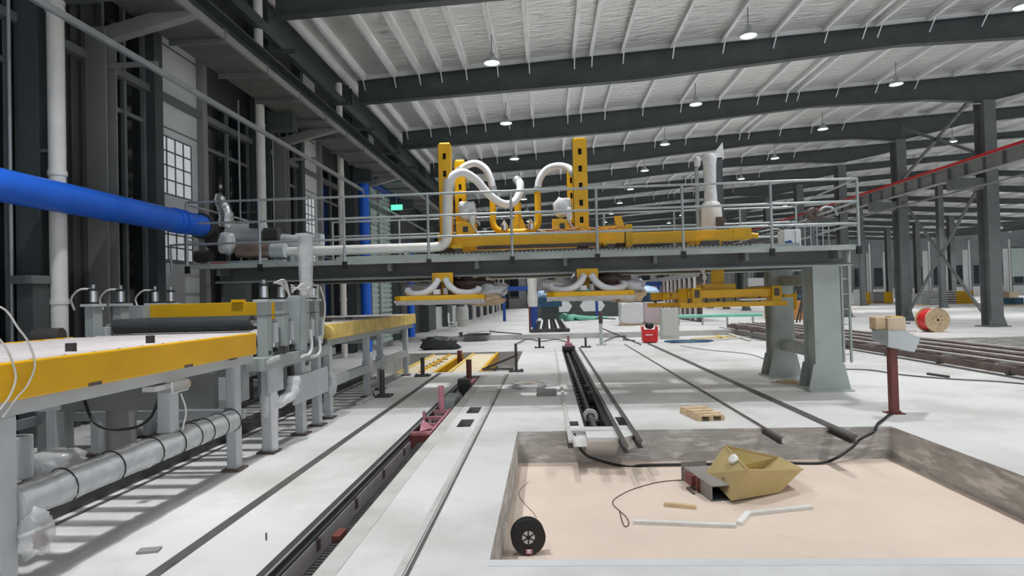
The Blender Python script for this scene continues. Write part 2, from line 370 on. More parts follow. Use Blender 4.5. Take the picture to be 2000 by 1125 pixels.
# ------------------------------------------------------------------ left wall
WX = -6.55
wl = struct(MB().box(WX - .25, WX - .05, YA, YB, 0, 9.0), 'wall_left', 'wallp', 'dark left facade wall behind columns and night windows', 'wall')
def wbox(nm, m, y0, y1, z0, z1, x0=WX - .05, x1=WX + .05, par=None): return MB().box(x0, x1, y0, y1, z0, z1).build(nm, m, par or wl)
wn = 0
for k in range(-1, 3):
    y = 8.72 + 6.2 * k
    r = empty('wall_column', (WX + .25, y, 0), ['grey wall column at the far left edge', 'grey wall column behind the blue pipe', 'grey wall column behind the blower', 'grey wall column beside the roller door'][k + 1], 'column', None, 'structure')
    b = MB(); b.box(WX + .0, WX + .30, y - .12, y - .10, 0, 5.7 if k >= 0 else 5.7); b.box(WX, WX + .30, y + .10, y + .12, 0, 5.7); b.box(WX + .14, WX + .16, y - .1, y + .1, 0, 5.7); b.build('shaft', 'column', r)
    MB().bar((WX + .2, y, 5.6), (-5.0, y, 5.92), .16, .2).build('bracket', 'column', r)
    # tall dark window between column and panel
    for (ya, yb, z0, z1) in ((.2, 1.15, 0.1, 7.6), (2.9, 4.75, .1, 5.6)):
        wn += 1
        wd = tag(MB().box(WX - .05, WX - .02, y + ya, y + yb, z0, z1).build('window_%d' % wn, 'glass'), 'dark night window with grey mullions, %s from the near end of the left wall' % ORD[wn - 1], 'window', None, 'structure')
        for yy in (y + ya, (y + ya + y + yb) / 2, y + yb): MB().box(WX - .05, WX + .04, yy - .03, yy + .03, z0, z1).build('mullion', 'darkgrey', wd)
        for zz in (1.2, 3.0, 4.7): MB().box(WX - .05, WX + .03, y + ya, y + yb, zz - .03, zz + .03).build('transom', 'darkgrey', wd)
    wbox('dark_pilaster', 'dark', y + 1.2, y + 1.42, 0, 8.2, WX - .05, WX + .18)
    wbox('sandwich_panel', 'panel', y + 1.44, y + 2.75, 0, 8.0, WX - .05, WX + .0)
    for zz in (1.6, 2.4, 4.75, 6.2): wbox('panel_joint', 'darkgrey', y + 1.44, y + 2.75, zz, zz + .03, WX, WX + .008)
    wbox('corner_post', 'column', y + 2.76, y + 2.92, 0, 6.4, WX - .05, WX + .12)
    for (z0, z1) in ((2.45, 3.35), (3.6, 4.6)):
        wn += 1
        wd = tag(MB().box(WX, WX + .015, y + 1.5, y + 2.5, z0, z1).build('window_%d' % wn, 'glowpane'), 'pale %s window with a dark grid of bars, %s bay of the left wall' % ('lower' if z0 < 3 else 'upper', ORD[k + 1]), 'window', None, 'structure')
        for q in range(5): MB().box(WX + .015, WX + .03, y + 1.5 + q * .25 - .012, y + 1.5 + q * .25 + .012, z0, z1).build('muntin', 'darkgrey', wd)
        for q in range(5): zz = z0 + (z1 - z0) * q / 4; MB().box(WX + .015, WX + .03, y + 1.5, y + 2.5, zz - .012, zz + .012).build('muntin', 'darkgrey', wd)
    # vertical sheet ribs
    for q in range(5): wbox('sheet_rib', 'wallp', y + 5.2 + q * .2, y + 5.28 + q * .2, 0, 7.6, WX - .05, WX)
    for q, zz in enumerate((5.2, 6.9)): wbox('girt', 'darkgrey', y + .15, y + 6.0, zz, zz + .12, WX - .05, WX + .1)
for k in range(4, 14):
    y = 8.72 + 6.2 * k
    if k > 3:
        wbox('dark_pilaster', 'dark', y - 1.4, y + 1.9, 0, 8.2, WX - .05, WX + .2)
        wbox('dado_panel', 'white', y + 1.9, y + 4.8, 0, 1.25, WX - .05, WX + .06)
        wbox('sandwich_panel', 'panel', y + 1.2, y + 2.4, 2.2, 5.4, WX - .05, WX + .02)
        wbox('night_pane', 'glass', y + 2.6, y + 5.3, 1.3, 5.4, WX - .05, WX)
# downpipes
for n, y in enumerate((7.44, 13.05, 18.3)):
    r = empty('downpipe', (-6.05, y, 0), ['white plastic downpipe nearest the camera, crossed by the blue pipe', 'white plastic downpipe behind the blower', 'white plastic downpipe left of the blue riser'][n], 'pipe', 'downpipes on the left wall')
    R = .095; MB().tube([(-6.05, y, z) for z in (0, 2, 4, 6, 8.2)], R, 16).build('pipe', 'pvc', r)
    for z in (1.7, 3.3, 5.35, 5.45): MB().cyl((-6.05, y, z), (-6.05, y, z + .06), R + .012, 16).build('collar', 'pvc', r)
    MB().box(-6.5, -6.05, y - .02, y + .02, 3.6, 3.64).build('pipe_clip', 'darkgrey', r)
for (y, lab) in ((7.2, 'thin pale conduit near the left edge'), (12.9, 'thin pale conduit between dark panes behind the blower'), (14.55, 'thin pale conduit right of the middle downpipe')):
    tag(MB().cyl((WX + .1, y, 0), (WX + .1, y, 6.0), .022, 8).build('conduit', 'rail'), lab, 'conduit')
# left crane girder, soffit panels
r = empty('crane_girder', (-5.5, 40, 5.85), 'dark crane girder with dusty soffit panels along the left wall', 'crane rail', None, 'structure')
b = MB(); b.box(-5.72, -5.32, YA, YB, 6.55, 6.58); b.box(-5.53, -5.51, YA, YB, 5.95, 6.55); b.box(-5.72, -5.32, YA, YB, 5.93, 5.95); b.build('girder', 'dark', r)
for i in range(30): MB().box(-5.9, -5.03, .6 + 1.5 * i, 2.08 + 1.5 * i, 5.88, 5.92).build('soffit_panel', 'soffit', r)
MB().box(-5.03, -4.98, YA, YB, 5.86, 5.98).build('edge_angle', 'column', r)
for i in range(30): MB().box(-5.9, -4.97, .57 + 1.5 * i, .61 + 1.5 * i, 5.80, 6.02).build('stiffener', 'darkgrey', r)
for y in RY: MB().box(-6.1, -5.5, y - .15, y + .15, 5.5, 5.93).build('bracket', 'dark', r)
for y in RY: hcol('wall_column', -6.35, y + .1, rafter_top(-6) - .1, .3, .35, 'dark', 'dark column carrying the left end of a roof beam', 'dark columns of the left wall', False)
for i, y in enumerate((10.3, 13.0, 16.6, 19.2, 22.5, 25)):
    tag(MB().box(-6.5, -5.2, y - .04, y + .04, 7.0, 7.08).build('trim_%d' % (10 + i), 'dark'), 'dark strut between wall and eave, the %s one back' % ORD[i], 'strut', None, 'structure')
# conductor bar
r = empty('conductor_bar', (-5.6, 10, 5.05), 'long pale conductor bar slanting through the left side in perspective', 'bar', None)
MB().box(-5.63, -5.57, 1.0, 19.0, 5.06, 5.14).build('bar', 'rail', r)
MB().bar((-5.6, 19.0, 5.1), (-5.9, 20.2, 5.1), .05).build('joint', 'rail', r)
MB().box(-5.93, -5.87, 20.2, 32, 5.06, 5.13).build('bar', 'rail', r)
for y in (8.72, 14.92, 21.1, 27): MB().box(-6.4, -5.55, y - .03, y + .03, 5.14, 5.2).build('bracket', 'column', r)
# roller door and blue riser
dr = tag(MB().box(WX - .04, WX + .02, 21.9, 26.6, 0, 6.0).build('door_1', 'shutter'), 'pale green roller shutter door on the left wall', 'door', None, 'structure')
for i in range(30): MB().prism([(WX + .02, 21.9, i * .2), (WX + .07, 21.9, i * .2 + .05), (WX + .07, 21.9, i * .2 + .13), (WX + .02, 21.9, i * .2 + .18)], (0, 4.7, 0)).build('slat', 'shutter', dr)
MB().box(WX, WX + .35, 21.7, 26.8, 6.0, 6.5).build('shutter_box', 'bluef', dr)
r = empty('blue_riser', (-5.95, 20.3, 0), 'thick vertical blue pipe left of the roller door', 'pipe')
MB().cyl((-5.95, 20.3, 0), (-5.95, 20.3, 5.8), .17, 18).build('pipe', 'blue', r); MB().cyl((-5.95, 20.3, 3.0), (-5.95, 20.3, 3.12), .2, 18).build('flange', 'blue', r)
r = empty('blue_riser', (-6.2, 28.2, 0), 'thinner-looking blue pipe beyond the roller door', 'pipe')
MB().cyl((-6.2, 28.2, 0), (-6.2, 28.2, 4.3), .17, 14).build('pipe', 'blue', r); MB().cyl((-6.2, 28.2, 2.0), (-6.2, 28.2, 2.12), .2, 14).build('flange', 'blue', r)
# big blue pipe
a, b_ = PX(-200, 330, -5.85), PX(408, 436, -5.85)
r = empty('blue_pipe', (-5.85, 8, 2.95), 'large blue pipe running to the blower on the gantry', 'pipe')
MB().cyl((-5.85, 2.5, 2.98), (-5.85, 10.3, 3.0), .185, 24).build('pipe', 'blue', r)
for y in (9.5, 9.66): MB().cyl((-5.85, y, 3.0), (-5.85, y + .1, 3.0), .2, 24).build('coupling', 'blue', r)
MB().cyl((-5.85, 8.0, 2.99), (-5.85, 8.02, 2.99), .19, 24).build('weld_seam', 'blue', r)
MB().cyl((-5.85, 10.3, 3.0), (-5.85, 10.36, 3.0), .22, 24).build('end_flange', 'steel', r)
r = empty('valve_actuator', PX(260, 425, -6.1), 'small orange valve box under the blue pipe', 'valve')
q = V(r.location); MB().box(q.x - .1, q.x + .1, q.y - .14, q.y + .12, q.z - .06, q.z + .05).build('body', 'orange', r, .01); MB().cyl((q.x, q.y, q.z + .05), (q.x, q.y, q.z + .12), .03).build('stem', 'darkgrey', r)
r = empty('pipe_support', (-6.2, 7.3, 0), 'dark pipe support post left of the nearest downpipe', 'post')
MB().box(-6.3, -6.1, 7.1, 7.35, 0, 1.95).build('post', 'dark', r); MB().box(-6.33, -6.07, 7.05, 7.4, 1.95, 2.05).build('cap', 'darkgrey', r)
# exit sign
r = empty('exit_sign', P(775, 405, 24), 'small glowing green exit sign hanging before the roller door', 'sign'); q = V(r.location)
MB().box(q.x - .22, q.x + .22, q.y - .03, q.y + .03, q.z - .1, q.z + .1).build('panel', 'exitg', r); MB().cyl((q.x, q.y, q.z + .1), (q.x, q.y, q.z + .75), .012, 6).build('rod', 'rail', r)
r = empty('exit_sign', P(793, 381, 30), 'second smaller green exit sign farther along the left wall', 'sign'); q = V(r.location)
MB().box(q.x - .22, q.x + .22, q.y - .03, q.y + .03, q.z - .1, q.z + .1).build('panel', 'exitg', r); MB().cyl((q.x, q.y, q.z + .1), (q.x, q.y, q.z + .6), .012, 6).build('rod', 'rail', r)
# ------------------------------------------------------------------ far and right walls
wb = struct(MB().box(XA, XB, YB, YB + .2, 0, 11.2), 'wall_back', 'farwall', 'distant dark back wall with pale panels', 'wall')
for i in range(32):
    x = -6 + 3.1 * i
    MB().box(x, x + 1.3, YB - .08, YB, 2.0, 5.0).build('night_pane', 'teal', wb); MB().box(x - .3, x + 1.4, YB - .06, YB, 0, 1.6).build('dado_panel', 'white', wb); MB().box(x + 1.4, x + 2.2, YB - .1, YB, .0, 7.5).build('sandwich_panel', 'panel', wb); MB().box(x + 2.3, x + 2.5, YB - .2, YB, 0, 9).build('wall_post', 'white', wb)
wr = struct(MB().box(XB, XB + .2, YA, YB, 0, 11), 'wall_right', 'farwall', 'far right facade wall with dark glass and pale panels', 'wall')
for i in range(14):
    y = 20 + 6.2 * i
    MB().box(XB - .06, XB, y, y + 3.4, 0, 5.5).build('night_pane', 'glass', wr)
    MB().box(XB - .08, XB, y + 3.5, y + 4.4, 0, 7).build('sandwich_panel', 'panel', wr); MB().box(XB - .1, XB, y + 5.0, y + 5.8, .2, 6).build('pale_window', 'pane', wr)
    MB().cyl((XB - .3, y + 4.7, 0), (XB - .3, y + 4.7, 8), .1, 10).build('rain_pipe', 'pvc', wr)
MB().box(74, 79, YB - .4, YB - .2, 3.0, 7.5).build('pale_shutter', 'shutter', wb)
# ------------------------------------------------------------------ lamps
proto = None
for i, (x, y) in enumerate([l for l in LAMPS if l[1] > 9]):
    z = roof_under(x) - 1.0
    lab = 'round white high bay lamp, %s row from the left, %s back from the camera' % (ORD[[-1.35, 5.7, 12.9, 22.5, 29.0, 46.5, 57.0, 68.0, 79.5, 90.0].index(x)], ORD[min(16, round((y - 10) / (6.05 if x < 20 else 12.1 if x < 40 else 14)))])
    if proto is None:
        proto = empty('high_bay_lamp', (x, y, z), lab, 'lamp', 'high bay lamps')
        MB().lathe((x, y, z), (0, 0, 1), [(0, .02), (.2, .02), (.235, -.01), (.24, .02), (.16, .12), (.08, .17), (.07, .28), (0, .28)], 20).build('shade', 'rail', proto)
        MB().lathe((x, y, z), (0, 0, 1), [(0, .012), (.2, .012), (.2, .018), (0, .018)], 20).build('lens', 'lamp', proto)
        MB().cyl((x, y, z + .28), (x, y, z + .82), .012, 6).build('rod', 'darkgrey', proto)
    else: copy_tree(proto, V((x, y, z)) - V(proto.location), lab, None, 'high bay lamps')
# ------------------------------------------------------------------ gantry bridge
g = empty('gantry_bridge', (0, 11.3, 0), 'grey steel gantry bridge with walkway, railings and two-column right leg frame', 'gantry')
def girder(nm, y0, y1, z0, z1, x0=-5.6, x1=4.9, m='gdark'):
    b = MB(); ym = (y0 + y1) / 2
    b.box(x0, x1, y0, y1, z0, z0 + .025); b.box(x0, x1, y0, y1, z1 - .025, z1); b.box(x0, x1, ym - .01, ym + .01, z0 + .025, z1 - .025)
    return b.build(nm, m, g)
girder('girder', 10.3, 10.6, 2.03, 2.27); girder('girder', 12.1, 12.4, 2.03, 2.27)
MB().box(-5.6, 4.9, 10.28, 10.62, 2.01, 2.03).build('bottom_flange', 'gantry', g); MB().box(-5.6, 4.9, 12.08, 12.42, 2.01, 2.03).build('bottom_flange', 'gantry', g)
MB().box(-5.85, 4.86, 9.93, 9.97, 2.24, 2.32).build('kick_plate', 'gantry', g)
MB().box(-5.85, 4.86, 9.97, 10.55, 2.27, 2.30).build('deck_plate', 'gantry', g)
MB().box(-5.85, 4.86, 12.15, 12.75, 2.27, 2.30).build('deck_plate', 'gantry', g)
MB().box(-5.85, -2.1, 10.55, 12.15, 2.27, 2.30).build('deck_plate', 'gantry', g)
MB().box(3.3, 4.86, 10.55, 12.15, 2.27, 2.30).build('deck_plate', 'gantry', g)
for y in (10.62, 12.0): MB().box(-3.6, 4.2, y - .06, y + .06, 2.30, 2.42).build('carriage_rail', 'gantry', g)
b = MB()
for i in range(70): b.box(-1.8 + i * .075, -1.765 + i * .075, 10.54, 10.565, 2.40, 2.435)
b.build('rack_teeth', 'brown', g)['kind'] = 'stuff'
for i in range(8):
    x = -5.4 + i * 1.42
    MB().box(x, x + .06, 9.97, 10.3, 2.12, 2.26).build('deck_bracket', 'gdark', g)
# railings
FP = [-5.86, -4.64, -3.24, -1.87, -.53, .82, 2.16, 3.52, 4.83]
def railing(y, posts, z0, zs, name):
    for x in posts:
        p = MB().cyl((x, y, z0), (x, y, zs[0]), .022, 10).build(name + '_post', 'rail', g)
        MB().box(x - .035, x + .035, y - .025, y + .025, z0 - .1, z0 + .02).build('post_socket', 'black', p)
    for z in zs: MB().cyl((posts[0], y, z), (posts[-1], y, z), .019, 10).build(name + '_rail', 'rail', g)
railing(9.91, FP, 2.27, (3.335, 2.985, 2.645), 'guard')
railing(12.72, [-4.4, -3.0, -1.6, -.2, 1.2, 2.6, 3.9, 5.0], 2.3, (3.30, 3.0, 2.72), 'rear_guard')
for z in (3.3, 3.0, 2.7): MB().cyl((-5.86, 9.91, z), (-5.86, 12.0, z), .018, 8).build('end_rail', 'rail', g)
for z in (3.335, 2.985, 2.645): MB().cyl((4.83, 9.91, z), (4.95, 12.72, z - .03), .018, 8).build('end_rail', 'rail', g)
MB().tube(curve([(-5.86, 9.9, 2.65), (-6.1, 9.9, 2.64), (-6.13, 9.9, 2.6), (-6.12, 9.9, 2.2)], 4), .018, 8).build('loop_rail', 'rail', g)
# right leg frame
for n, y in enumerate((10.3, 12.0)):
    x0, x1 = (4.28, 4.70) if n == 0 else (4.24, 4.62)
    b = MB(); b.box(x0, x1, y, y + .025, .03, 2.03); b.box(x0, x1, y + .42, y + .445, .03, 2.03); b.box(x0 + .06, x0 + .085, y + .025, y + .42, .03, 2.03); b.box(x1 - .085, x1 - .06, y + .025, y + .42, .03, 2.03)
    leg = b.build('leg', 'gantry', g)
    MB().box(x0 - .13, x1 + .13, y - .1, y + .55, 0, .03).build('base_plate', 'gantry', leg)
    for s, xx in ((-1, x0), (1, x1)):
        for yy in (y, y + .42): MB().prism([(xx, yy, .03), (xx + s * .12, yy, .03), (xx + s * .03, yy, .44), (xx, yy, .44)], (0, .02, 0)).build('gusset', 'gantry', leg)
MB().box(4.36, 4.6, 10.7, 12.05, .52, .70).build('tie_beam', 'gantry', g); MB().box(4.36, 4.6, 10.7, 12.05, 1.72, 1.9).build('tie_beam', 'gantry', g)
b = MB(); b.box(-5.5, -5.1, 10.35, 10.55, 0, 2.03); b.build('leg', 'gdark', g); MB().box(-5.5, -5.1, 12.15, 12.4, 0, 2.03).build('leg', 'gdark', g)
# ladder on the right leg
for x in (4.88, 5.0): MB().box(x - .015, x + .015, 10.62, 10.66, .42, 2.2).build('ladder_stile', 'gantry', g)
for i in range(7): MB().cyl((4.88, 10.64, .55 + i * .25), (5.0, 10.64, .55 + i * .25), .01, 6).build('ladder_rung', 'rail', g)
# small cage and box at the right end
r = empty('control_cabinet', (4.16, 10.9, 2.30), 'small white cabinet with a blue mark on the right end of the gantry', 'cabinet')
MB().box(4.02, 4.30, 10.75, 11.05, 2.30, 2.66).build('body', 'white', r, .01); MB().box(4.20, 4.206, 10.742, 10.75, 2.32, 2.64).build('door_gap', 'darkgrey', r)
MB().prism([(4.03, 10.738, 2.36), (4.09, 10.738, 2.32), (4.17, 10.738, 2.42), (4.12, 10.738, 2.48), (4.03, 10.738, 2.46)], (0, .01, 0)).build('blue_mark', 'bluef', r)
r = empty('rail_cage', (4.5, 11.2, 2.30), 'low cage of thin bars at the right end of the gantry', 'cage')
for i in range(6): MB().box(4.36 + i * .1, 4.375 + i * .1, 11.0, 11.015, 2.30, 2.72).build('bar', 'rail', r)
MB().box(4.34, 4.92, 10.99, 11.02, 2.72, 2.75).build('top_bar', 'rail', r); MB().box(4.34, 4.92, 10.98, 11.4, 2.30, 2.36).build('base', 'darkgrey', r)
r = empty('cable_reel', (4.62, 11.6, 2.30), 'dark hose reel beside the right end of the gantry', 'reel')
MB().lathe((4.84, 11.5, 3.0), (0, 1, 0), [(.02, 0), (.10, 0), (.125, .02), (.125, .1), (.10, .12), (.02, .12)], 20).build('drum', 'brown', r); MB().tube([V((5.1, 11.56, 2.96)) + V((math.cos(t) * .17, 0, math.sin(t) * .17)) for t in [math.pi * k / 10 for k in range(11)]], .02, 6).build('hoop', 'rail', r); MB().box(4.81, 4.86, 11.53, 11.59, 2.30, 3.0).build('stand', 'darkgrey', r)
# ------------------------------------------------------------------ blower on the left end
r = empty('vacuum_blower', (-5.3, 10.8, 2.30), 'vacuum blower with ribbed silver and copper-brown motors on the gantry\'s left end', 'blower')
b = MB(); b.tube([(-5.62 + i * .045, 10.85, 2.9) for i in range(15)], .2, 18, .14); b.build('ribbed_casing', 'greylight', r)
MB().cyl((-5.95, 10.8, 2.82), (-5.7, 10.8, 2.86), .23, 18).build('pump_head', 'steel', r); MB().tube([(-4.95 + i * .03, 10.8, 2.86) for i in range(10)], .135, 16, .1).build('dark_motor', 'steel', r)
MB().cyl((-5.35, 10.6, 2.58), (-4.75, 10.6, 2.56), .125, 18).build('copper_motor', 'copper', r); MB().cyl((-4.75, 10.6, 2.56), (-4.5, 10.6, 2.56), .13, 18).build('motor_cap', 'greylight', r)
MB().box(-5.85, -4.5, 10.5, 11.1, 2.30, 2.40).build('skid', 'green', r); MB().blob((-5.55, 10.6, 2.72), (.14, .14, .2), .12, 3).build('wrap', 'filmw', r); MB().box(-5.75, -5.5, 10.42, 10.52, 2.31, 2.37).build('red_strap', 'red', r)
MB().cyl((-6.1, 10.6, 2.5), (-5.85, 10.6, 2.5), .11, 16).build('inlet', 'steel', r); MB().box(-5.1, -4.95, 10.5, 10.62, 2.96, 3.04).build('terminal_box', 'steel', r)
r = empty('wrapped_hose', (-5.72, 10.8, 3.05), 'upright hose wrapped in crinkled silver foil above the blower', 'hose')
MB().tube(curve([(-5.66, 10.8, 3.02), (-5.66, 10.8, 3.25), (-5.74, 10.8, 3.45), (-5.8, 10.8, 3.62)], 4), [.15, .13, .14, .12, .13, .11, .12, .1, .11, .09, .1, .07, .05], 10).build('sleeve', 'silver', r)
r = empty('duct_silencer', (-4.6, 10.9, 2.6), 'white flanged silencer right of the blower', 'duct')
MB().cyl((-4.93, 10.9, 2.8), (-4.78, 10.9, 2.8), .17, 20).build('flange', 'white', r); MB().cyl((-4.78, 10.9, 2.78), (-4.3, 10.9, 2.72), .12, 16).build('casing', 'greylight', r); MB().box(-4.3, -3.95, 10.8, 11.0, 2.66, 2.86).build('box', 'greylight', r, .01); MB().box(-4.6, -4.55, 10.85, 10.95, 2.3, 2.62).build('stand', 'greylight', r)
r = empty('vacuum_duct', (-3, 10.75, 2.5), 'long white plastic duct lying along the walkway, elbow up at its right end', 'pipe')
MB().tube([(-4.55, 10.72, 2.545), (-3, 10.72, 2.545), (-1.95, 10.72, 2.545)] + curve([(-1.95, 10.72, 2.545), (-1.78, 10.72, 2.57), (-1.70, 10.72, 2.68), (-1.69, 10.74, 2.9)], 5)[1:] + [(-1.68, 10.76, 3.3), (-1.66, 10.8, 3.72)], .085, 16).build('duct', 'pvc', r)
for x in (-4.4, -2.4): MB().box(x - .03, x + .03, 10.62, 10.82, 2.3, 2.47).build('saddle', 'greylight', r)
# ------------------------------------------------------------------ yellow transfer carriage
c = empty('transfer_carriage', (-.2, 11.3, 2.42), 'long yellow box-beam carriage riding on the gantry rails', 'carriage')
MB().box(-1.74, 1.38, 10.95, 11.15, 2.54, 2.75).build('front_beam', 'yellow', c, .01); MB().box(-1.74, 1.38, 11.6, 11.8, 2.54, 2.75).build('rear_beam', 'yellow', c, .01)
for x in (-1.72, 1.2): MB().box(x, x + .18, 11.15, 11.6, 2.54, 2.72).build('end_beam', 'yellow', c)
for i in range(9): MB().box(-1.35 + i * .3, -1.343 + i * .3, 10.945, 10.952, 2.56, 2.73).build('seam', 'yellow2', c)
for x in (-1.5, 1.1):
    for y in (10.62, 12.0): MB().cyl((x, y - .04, 2.48), (x, y + .04, 2.48), .065, 16).build('wheel', 'steel', c)
for x in (-1.5, 1.1): MB().box(x - .09, x + .09, 10.56, 12.05, 2.5, 2.56).build('axle_beam', 'yellow2', c)
MB().box(-1.2, .9, 10.9, 10.94, 2.50, 2.56).build('cable_chain', 'brown', c); MB().box(.0, .55, 10.95, 11.2, 2.75, 2.79).build('red_cable', 'pink', c)
b = MB()
for i in range(12): x = -.1 + i * .12; b.tube(curve([(x, 10.92, 2.80), (x + .07, 10.9, 2.77 + .03 * (i % 3)), (x + .16, 10.95, 2.79)], 3), .015, 5)
b.build('cable_tangle', 'orange', c)['kind'] = 'stuff'
def mast(name, x0, x1, y, z0, z1, label, slots=5):
    r = empty(name, ((x0 + x1) / 2, y, z0), label, 'mast'); t = .018; d = .2; wS = (x1 - x0)
    # slotted front plate: built from strips so that the slots are openings
    sl = [(z1 - .22 - i * (z1 - z0 - .3) / slots) for i in range(slots)]; b = MB(); sw = wS * .13; xm = x0 + wS * .5; hs = .11
    b.box(x0, xm - sw, y, y + t, z0, z1); b.box(xm + sw, x1, y, y + t, z0, z1); top = z1
    for zc in sl: b.box(xm - sw, xm + sw, y, y + t, zc + hs / 2, top); top = zc - hs / 2
    b.box(xm - sw, xm + sw, y, y + t, z0, top); b.build('front_plate', 'yellow', r)
    b = MB(); b.box(x0, x0 + t, y + t, y + d, z0, z1); b.box(x1 - t, x1, y + t, y + d, z0, z1); b.box(x0 + t, x1 - t, y + d - t, y + d, z0, z1); b.build('channel', 'yellow2', r)
    MB().box(x0 + .03, x1 - .03, y + .1, y + .11, z0, z1 - .05).build('slot_dark_sheet', 'black', r)  # black sheet added inside the channel so the slots look dark
    MB().cyl((x0 + .02, y + .08, z1 + .0), (x1 - .02, y + .08, z1 + .0), .045, 12).build('sprocket_cap', 'yellow', r)
    MB().box(x0 - .012, x0 + .0, y + .02, y + .06, z0, z1).build('linear_rail', 'steel', r); MB().box(x0 - .03, x1 + .03, y - .05, y + d + .05, z0 - .02, z0 + .25).build('guide_block', 'yellow2', r)
    return r
mast('lifting_mast', -1.88, -1.66, 11.1, 2.56, 4.43, 'tall slotted yellow lifting mast at the left of the carriage')
mast('lifting_mast', .53, .78, 11.1, 2.6, 4.42, 'tall slotted yellow lifting mast at the right of the carriage')
mast('rear_mast', -1.70, -1.50, 11.85, 2.6, 4.28, 'shorter yellow mast behind the left lifting mast', 5)
mast('rear_mast', .44, .6, 11.85, 2.6, 4.05, 'yellow mast half hidden behind the right lifting mast', 4)
for (xa, lab, sd) in ((-1.38, 'plastic-wrapped geared motor right of the left mast', 1), (.33, 'plastic-wrapped geared motor left of the right mast', 2)):
    r = empty('wrapped_motor', (xa, 11.2, 2.75), lab, 'motor')
    MB().box(xa - .2, xa + .14, 11.0, 11.4, 2.75, 3.0).build('mount', 'yellow', r, .01); MB().blob((xa, 11.15, 3.22), (.17, .16, .17), .14, sd).build('plastic_bag', 'filmw', r)
    MB().box(xa - .07, xa + .02, 10.98, 11.0, 2.82, 2.92).build('gear_opening', 'steel', r); MB().tube(curve([(xa + .06, 11.0, 3.1), (xa + .1, 10.98, 2.95), (xa + .2, 10.98, 2.78), (xa + .26, 11.0, 2.76)], 4), .018, 6).build('cable', 'filmw', r)
    MB().blob((xa + .1, 11.02, 3.08), (.05, .05, .13), .2, sd + 5).build('loose_wrap', 'filmw', r)
b = MB()
for i in range(7): b.box(1.0 + i * .07, 1.05 + i * .07, 10.96 + .01 * (i % 3), 11.1, 2.52 + .03 * (i % 2), 2.64 + .05 * (i % 3))
b.build('valve_bank', 'brown', c)['kind'] = 'stuff'
# U shaped suction manifold
r = empty('suction_manifold', (-.53, 11.75, 2.75), 'yellow U-shaped suction manifold with a central post', 'manifold')
MB().tube(curve([(-.97, 11.7, 3.55), (-.97, 11.7, 3.2), (-.97, 11.7, 3.05), (-.9, 11.7, 2.93), (-.75, 11.7, 2.88), (-.5, 11.7, 2.87), (-.3, 11.7, 2.88), (-.18, 11.7, 2.93), (-.12, 11.7, 3.05), (-.12, 11.7, 3.2), (-.12, 11.7, 3.62)], 3), .06, 12).build('pipe_loop', 'yellow', r)
MB().prism([(-.72, 11.68, 2.82), (-.3, 11.68, 2.82), (-.42, 11.68, 3.12), (-.6, 11.68, 3.12)], (0, .1, 0)).build('bracket', 'yellow', r); MB().cyl((-.5, 11.73, 3.0), (-.5, 11.73, 3.42), .065, 12).build('post', 'yellow', r)
for x in (-.76, -.26): MB().lathe((x, 11.66, 2.9), (0, 0, 1), [(.01, 0), (.06, 0), (.07, .1), (.03, .16), (.01, .2)], 12).build('valve', 'chrome', r)
MB().box(-.7, -.3, 11.6, 11.85, 2.72, 2.82).build('foot', 'yellow2', r)
def hose(pts, rad, label):
    r = empty('vacuum_hose', pts[0], label, 'hose', 'white vacuum hoses on the carriage')
    cp = curve(pts, 14); MB().tube(cp, rad, 12, .07).build('hose', 'hose', r)
    for e, f in ((0, 1), (-1, -2)): p = V(cp[e]); d = (V(cp[f]) - p).normalized(); MB().cyl(p - d * .02, p + d * .07, rad * 1.12, 14).build('clamp', 'rail', r)
hose([P(878, 372, 10.82), P(884, 345, 10.85), P(905, 337, 10.95), P(930, 352, 11.1), P(955, 380, 11.2), P(980, 397, 11.3), P(1000, 397, 11.4), P(1014, 380, 11.5), P(1016, 360, 11.6), P(1010, 352, 11.7)], .075, 'long white hose swooping down from the left duct to the middle post')
hose([P(896, 335, 11.7), P(912, 323, 11.7), P(930, 319, 11.7), P(948, 330, 11.7), P(958, 350, 11.7), P(963, 372, 11.7)], .07, 'short white hose arching over behind the left mast')
hose([P(1050, 372, 11.7), P(1054, 350, 11.7), P(1068, 331, 11.7), P(1090, 324, 11.6), P(1110, 328, 11.5), P(1122, 340, 11.4)], .068, 'white hose arching into the right mast')
# right arm
r = empty('gripper_arm', (2.5, 11.1, 2.42), 'yellow horizontal box arm with a hooked bracket, right half of the gantry', 'arm')
MB().box(1.52, 3.3, 11.0, 11.2, 2.53, 2.72).build('arm', 'yellow', r, .01); MB().box(3.25, 3.56, 10.98, 11.22, 2.54, 2.76).build('end_block', 'yellow', r, .01)
MB().prism([(1.30, 11.0, 2.72), (1.42, 11.0, 2.72), (1.34, 11.0, 3.02), (1.22, 11.0, 3.02), (1.24, 11.0, 2.9)], (0, .15, 0)).build('hook_bracket', 'yellow', r); MB().prism([(.85, 11.0, 2.74), (1.3, 11.0, 2.74), (1.25, 11.0, 2.86), (.95, 11.0, 2.84)], (0, .15, 0)).build('clevis', 'yellow', r)
MB().box(1.40, 1.52, 10.95, 11.25, 2.48, 2.86).build('carriage_block', 'yellow2', r, .01); MB().cyl((3.56, 11.1, 2.62), (3.7, 11.1, 2.6), .05, 10).build('stop', 'yellow', r)
for y in (10.62, 12.0): MB().box(2.6, 2.9, y - .05, y + .05, 2.42, 2.5).build('slide_shoe', 'steel', r)
MB().box(2.62, 2.88, 10.6, 12.02, 2.48, 2.54).build('cross_slide', 'yellow2', r); MB().tube(curve([(3.7, 11.0, 2.66), (3.95, 11.0, 2.7), (4.08, 11.0, 2.66), (4.1, 11.0, 2.45)], 4), .012, 6).build('air_hose', 'rail', r)
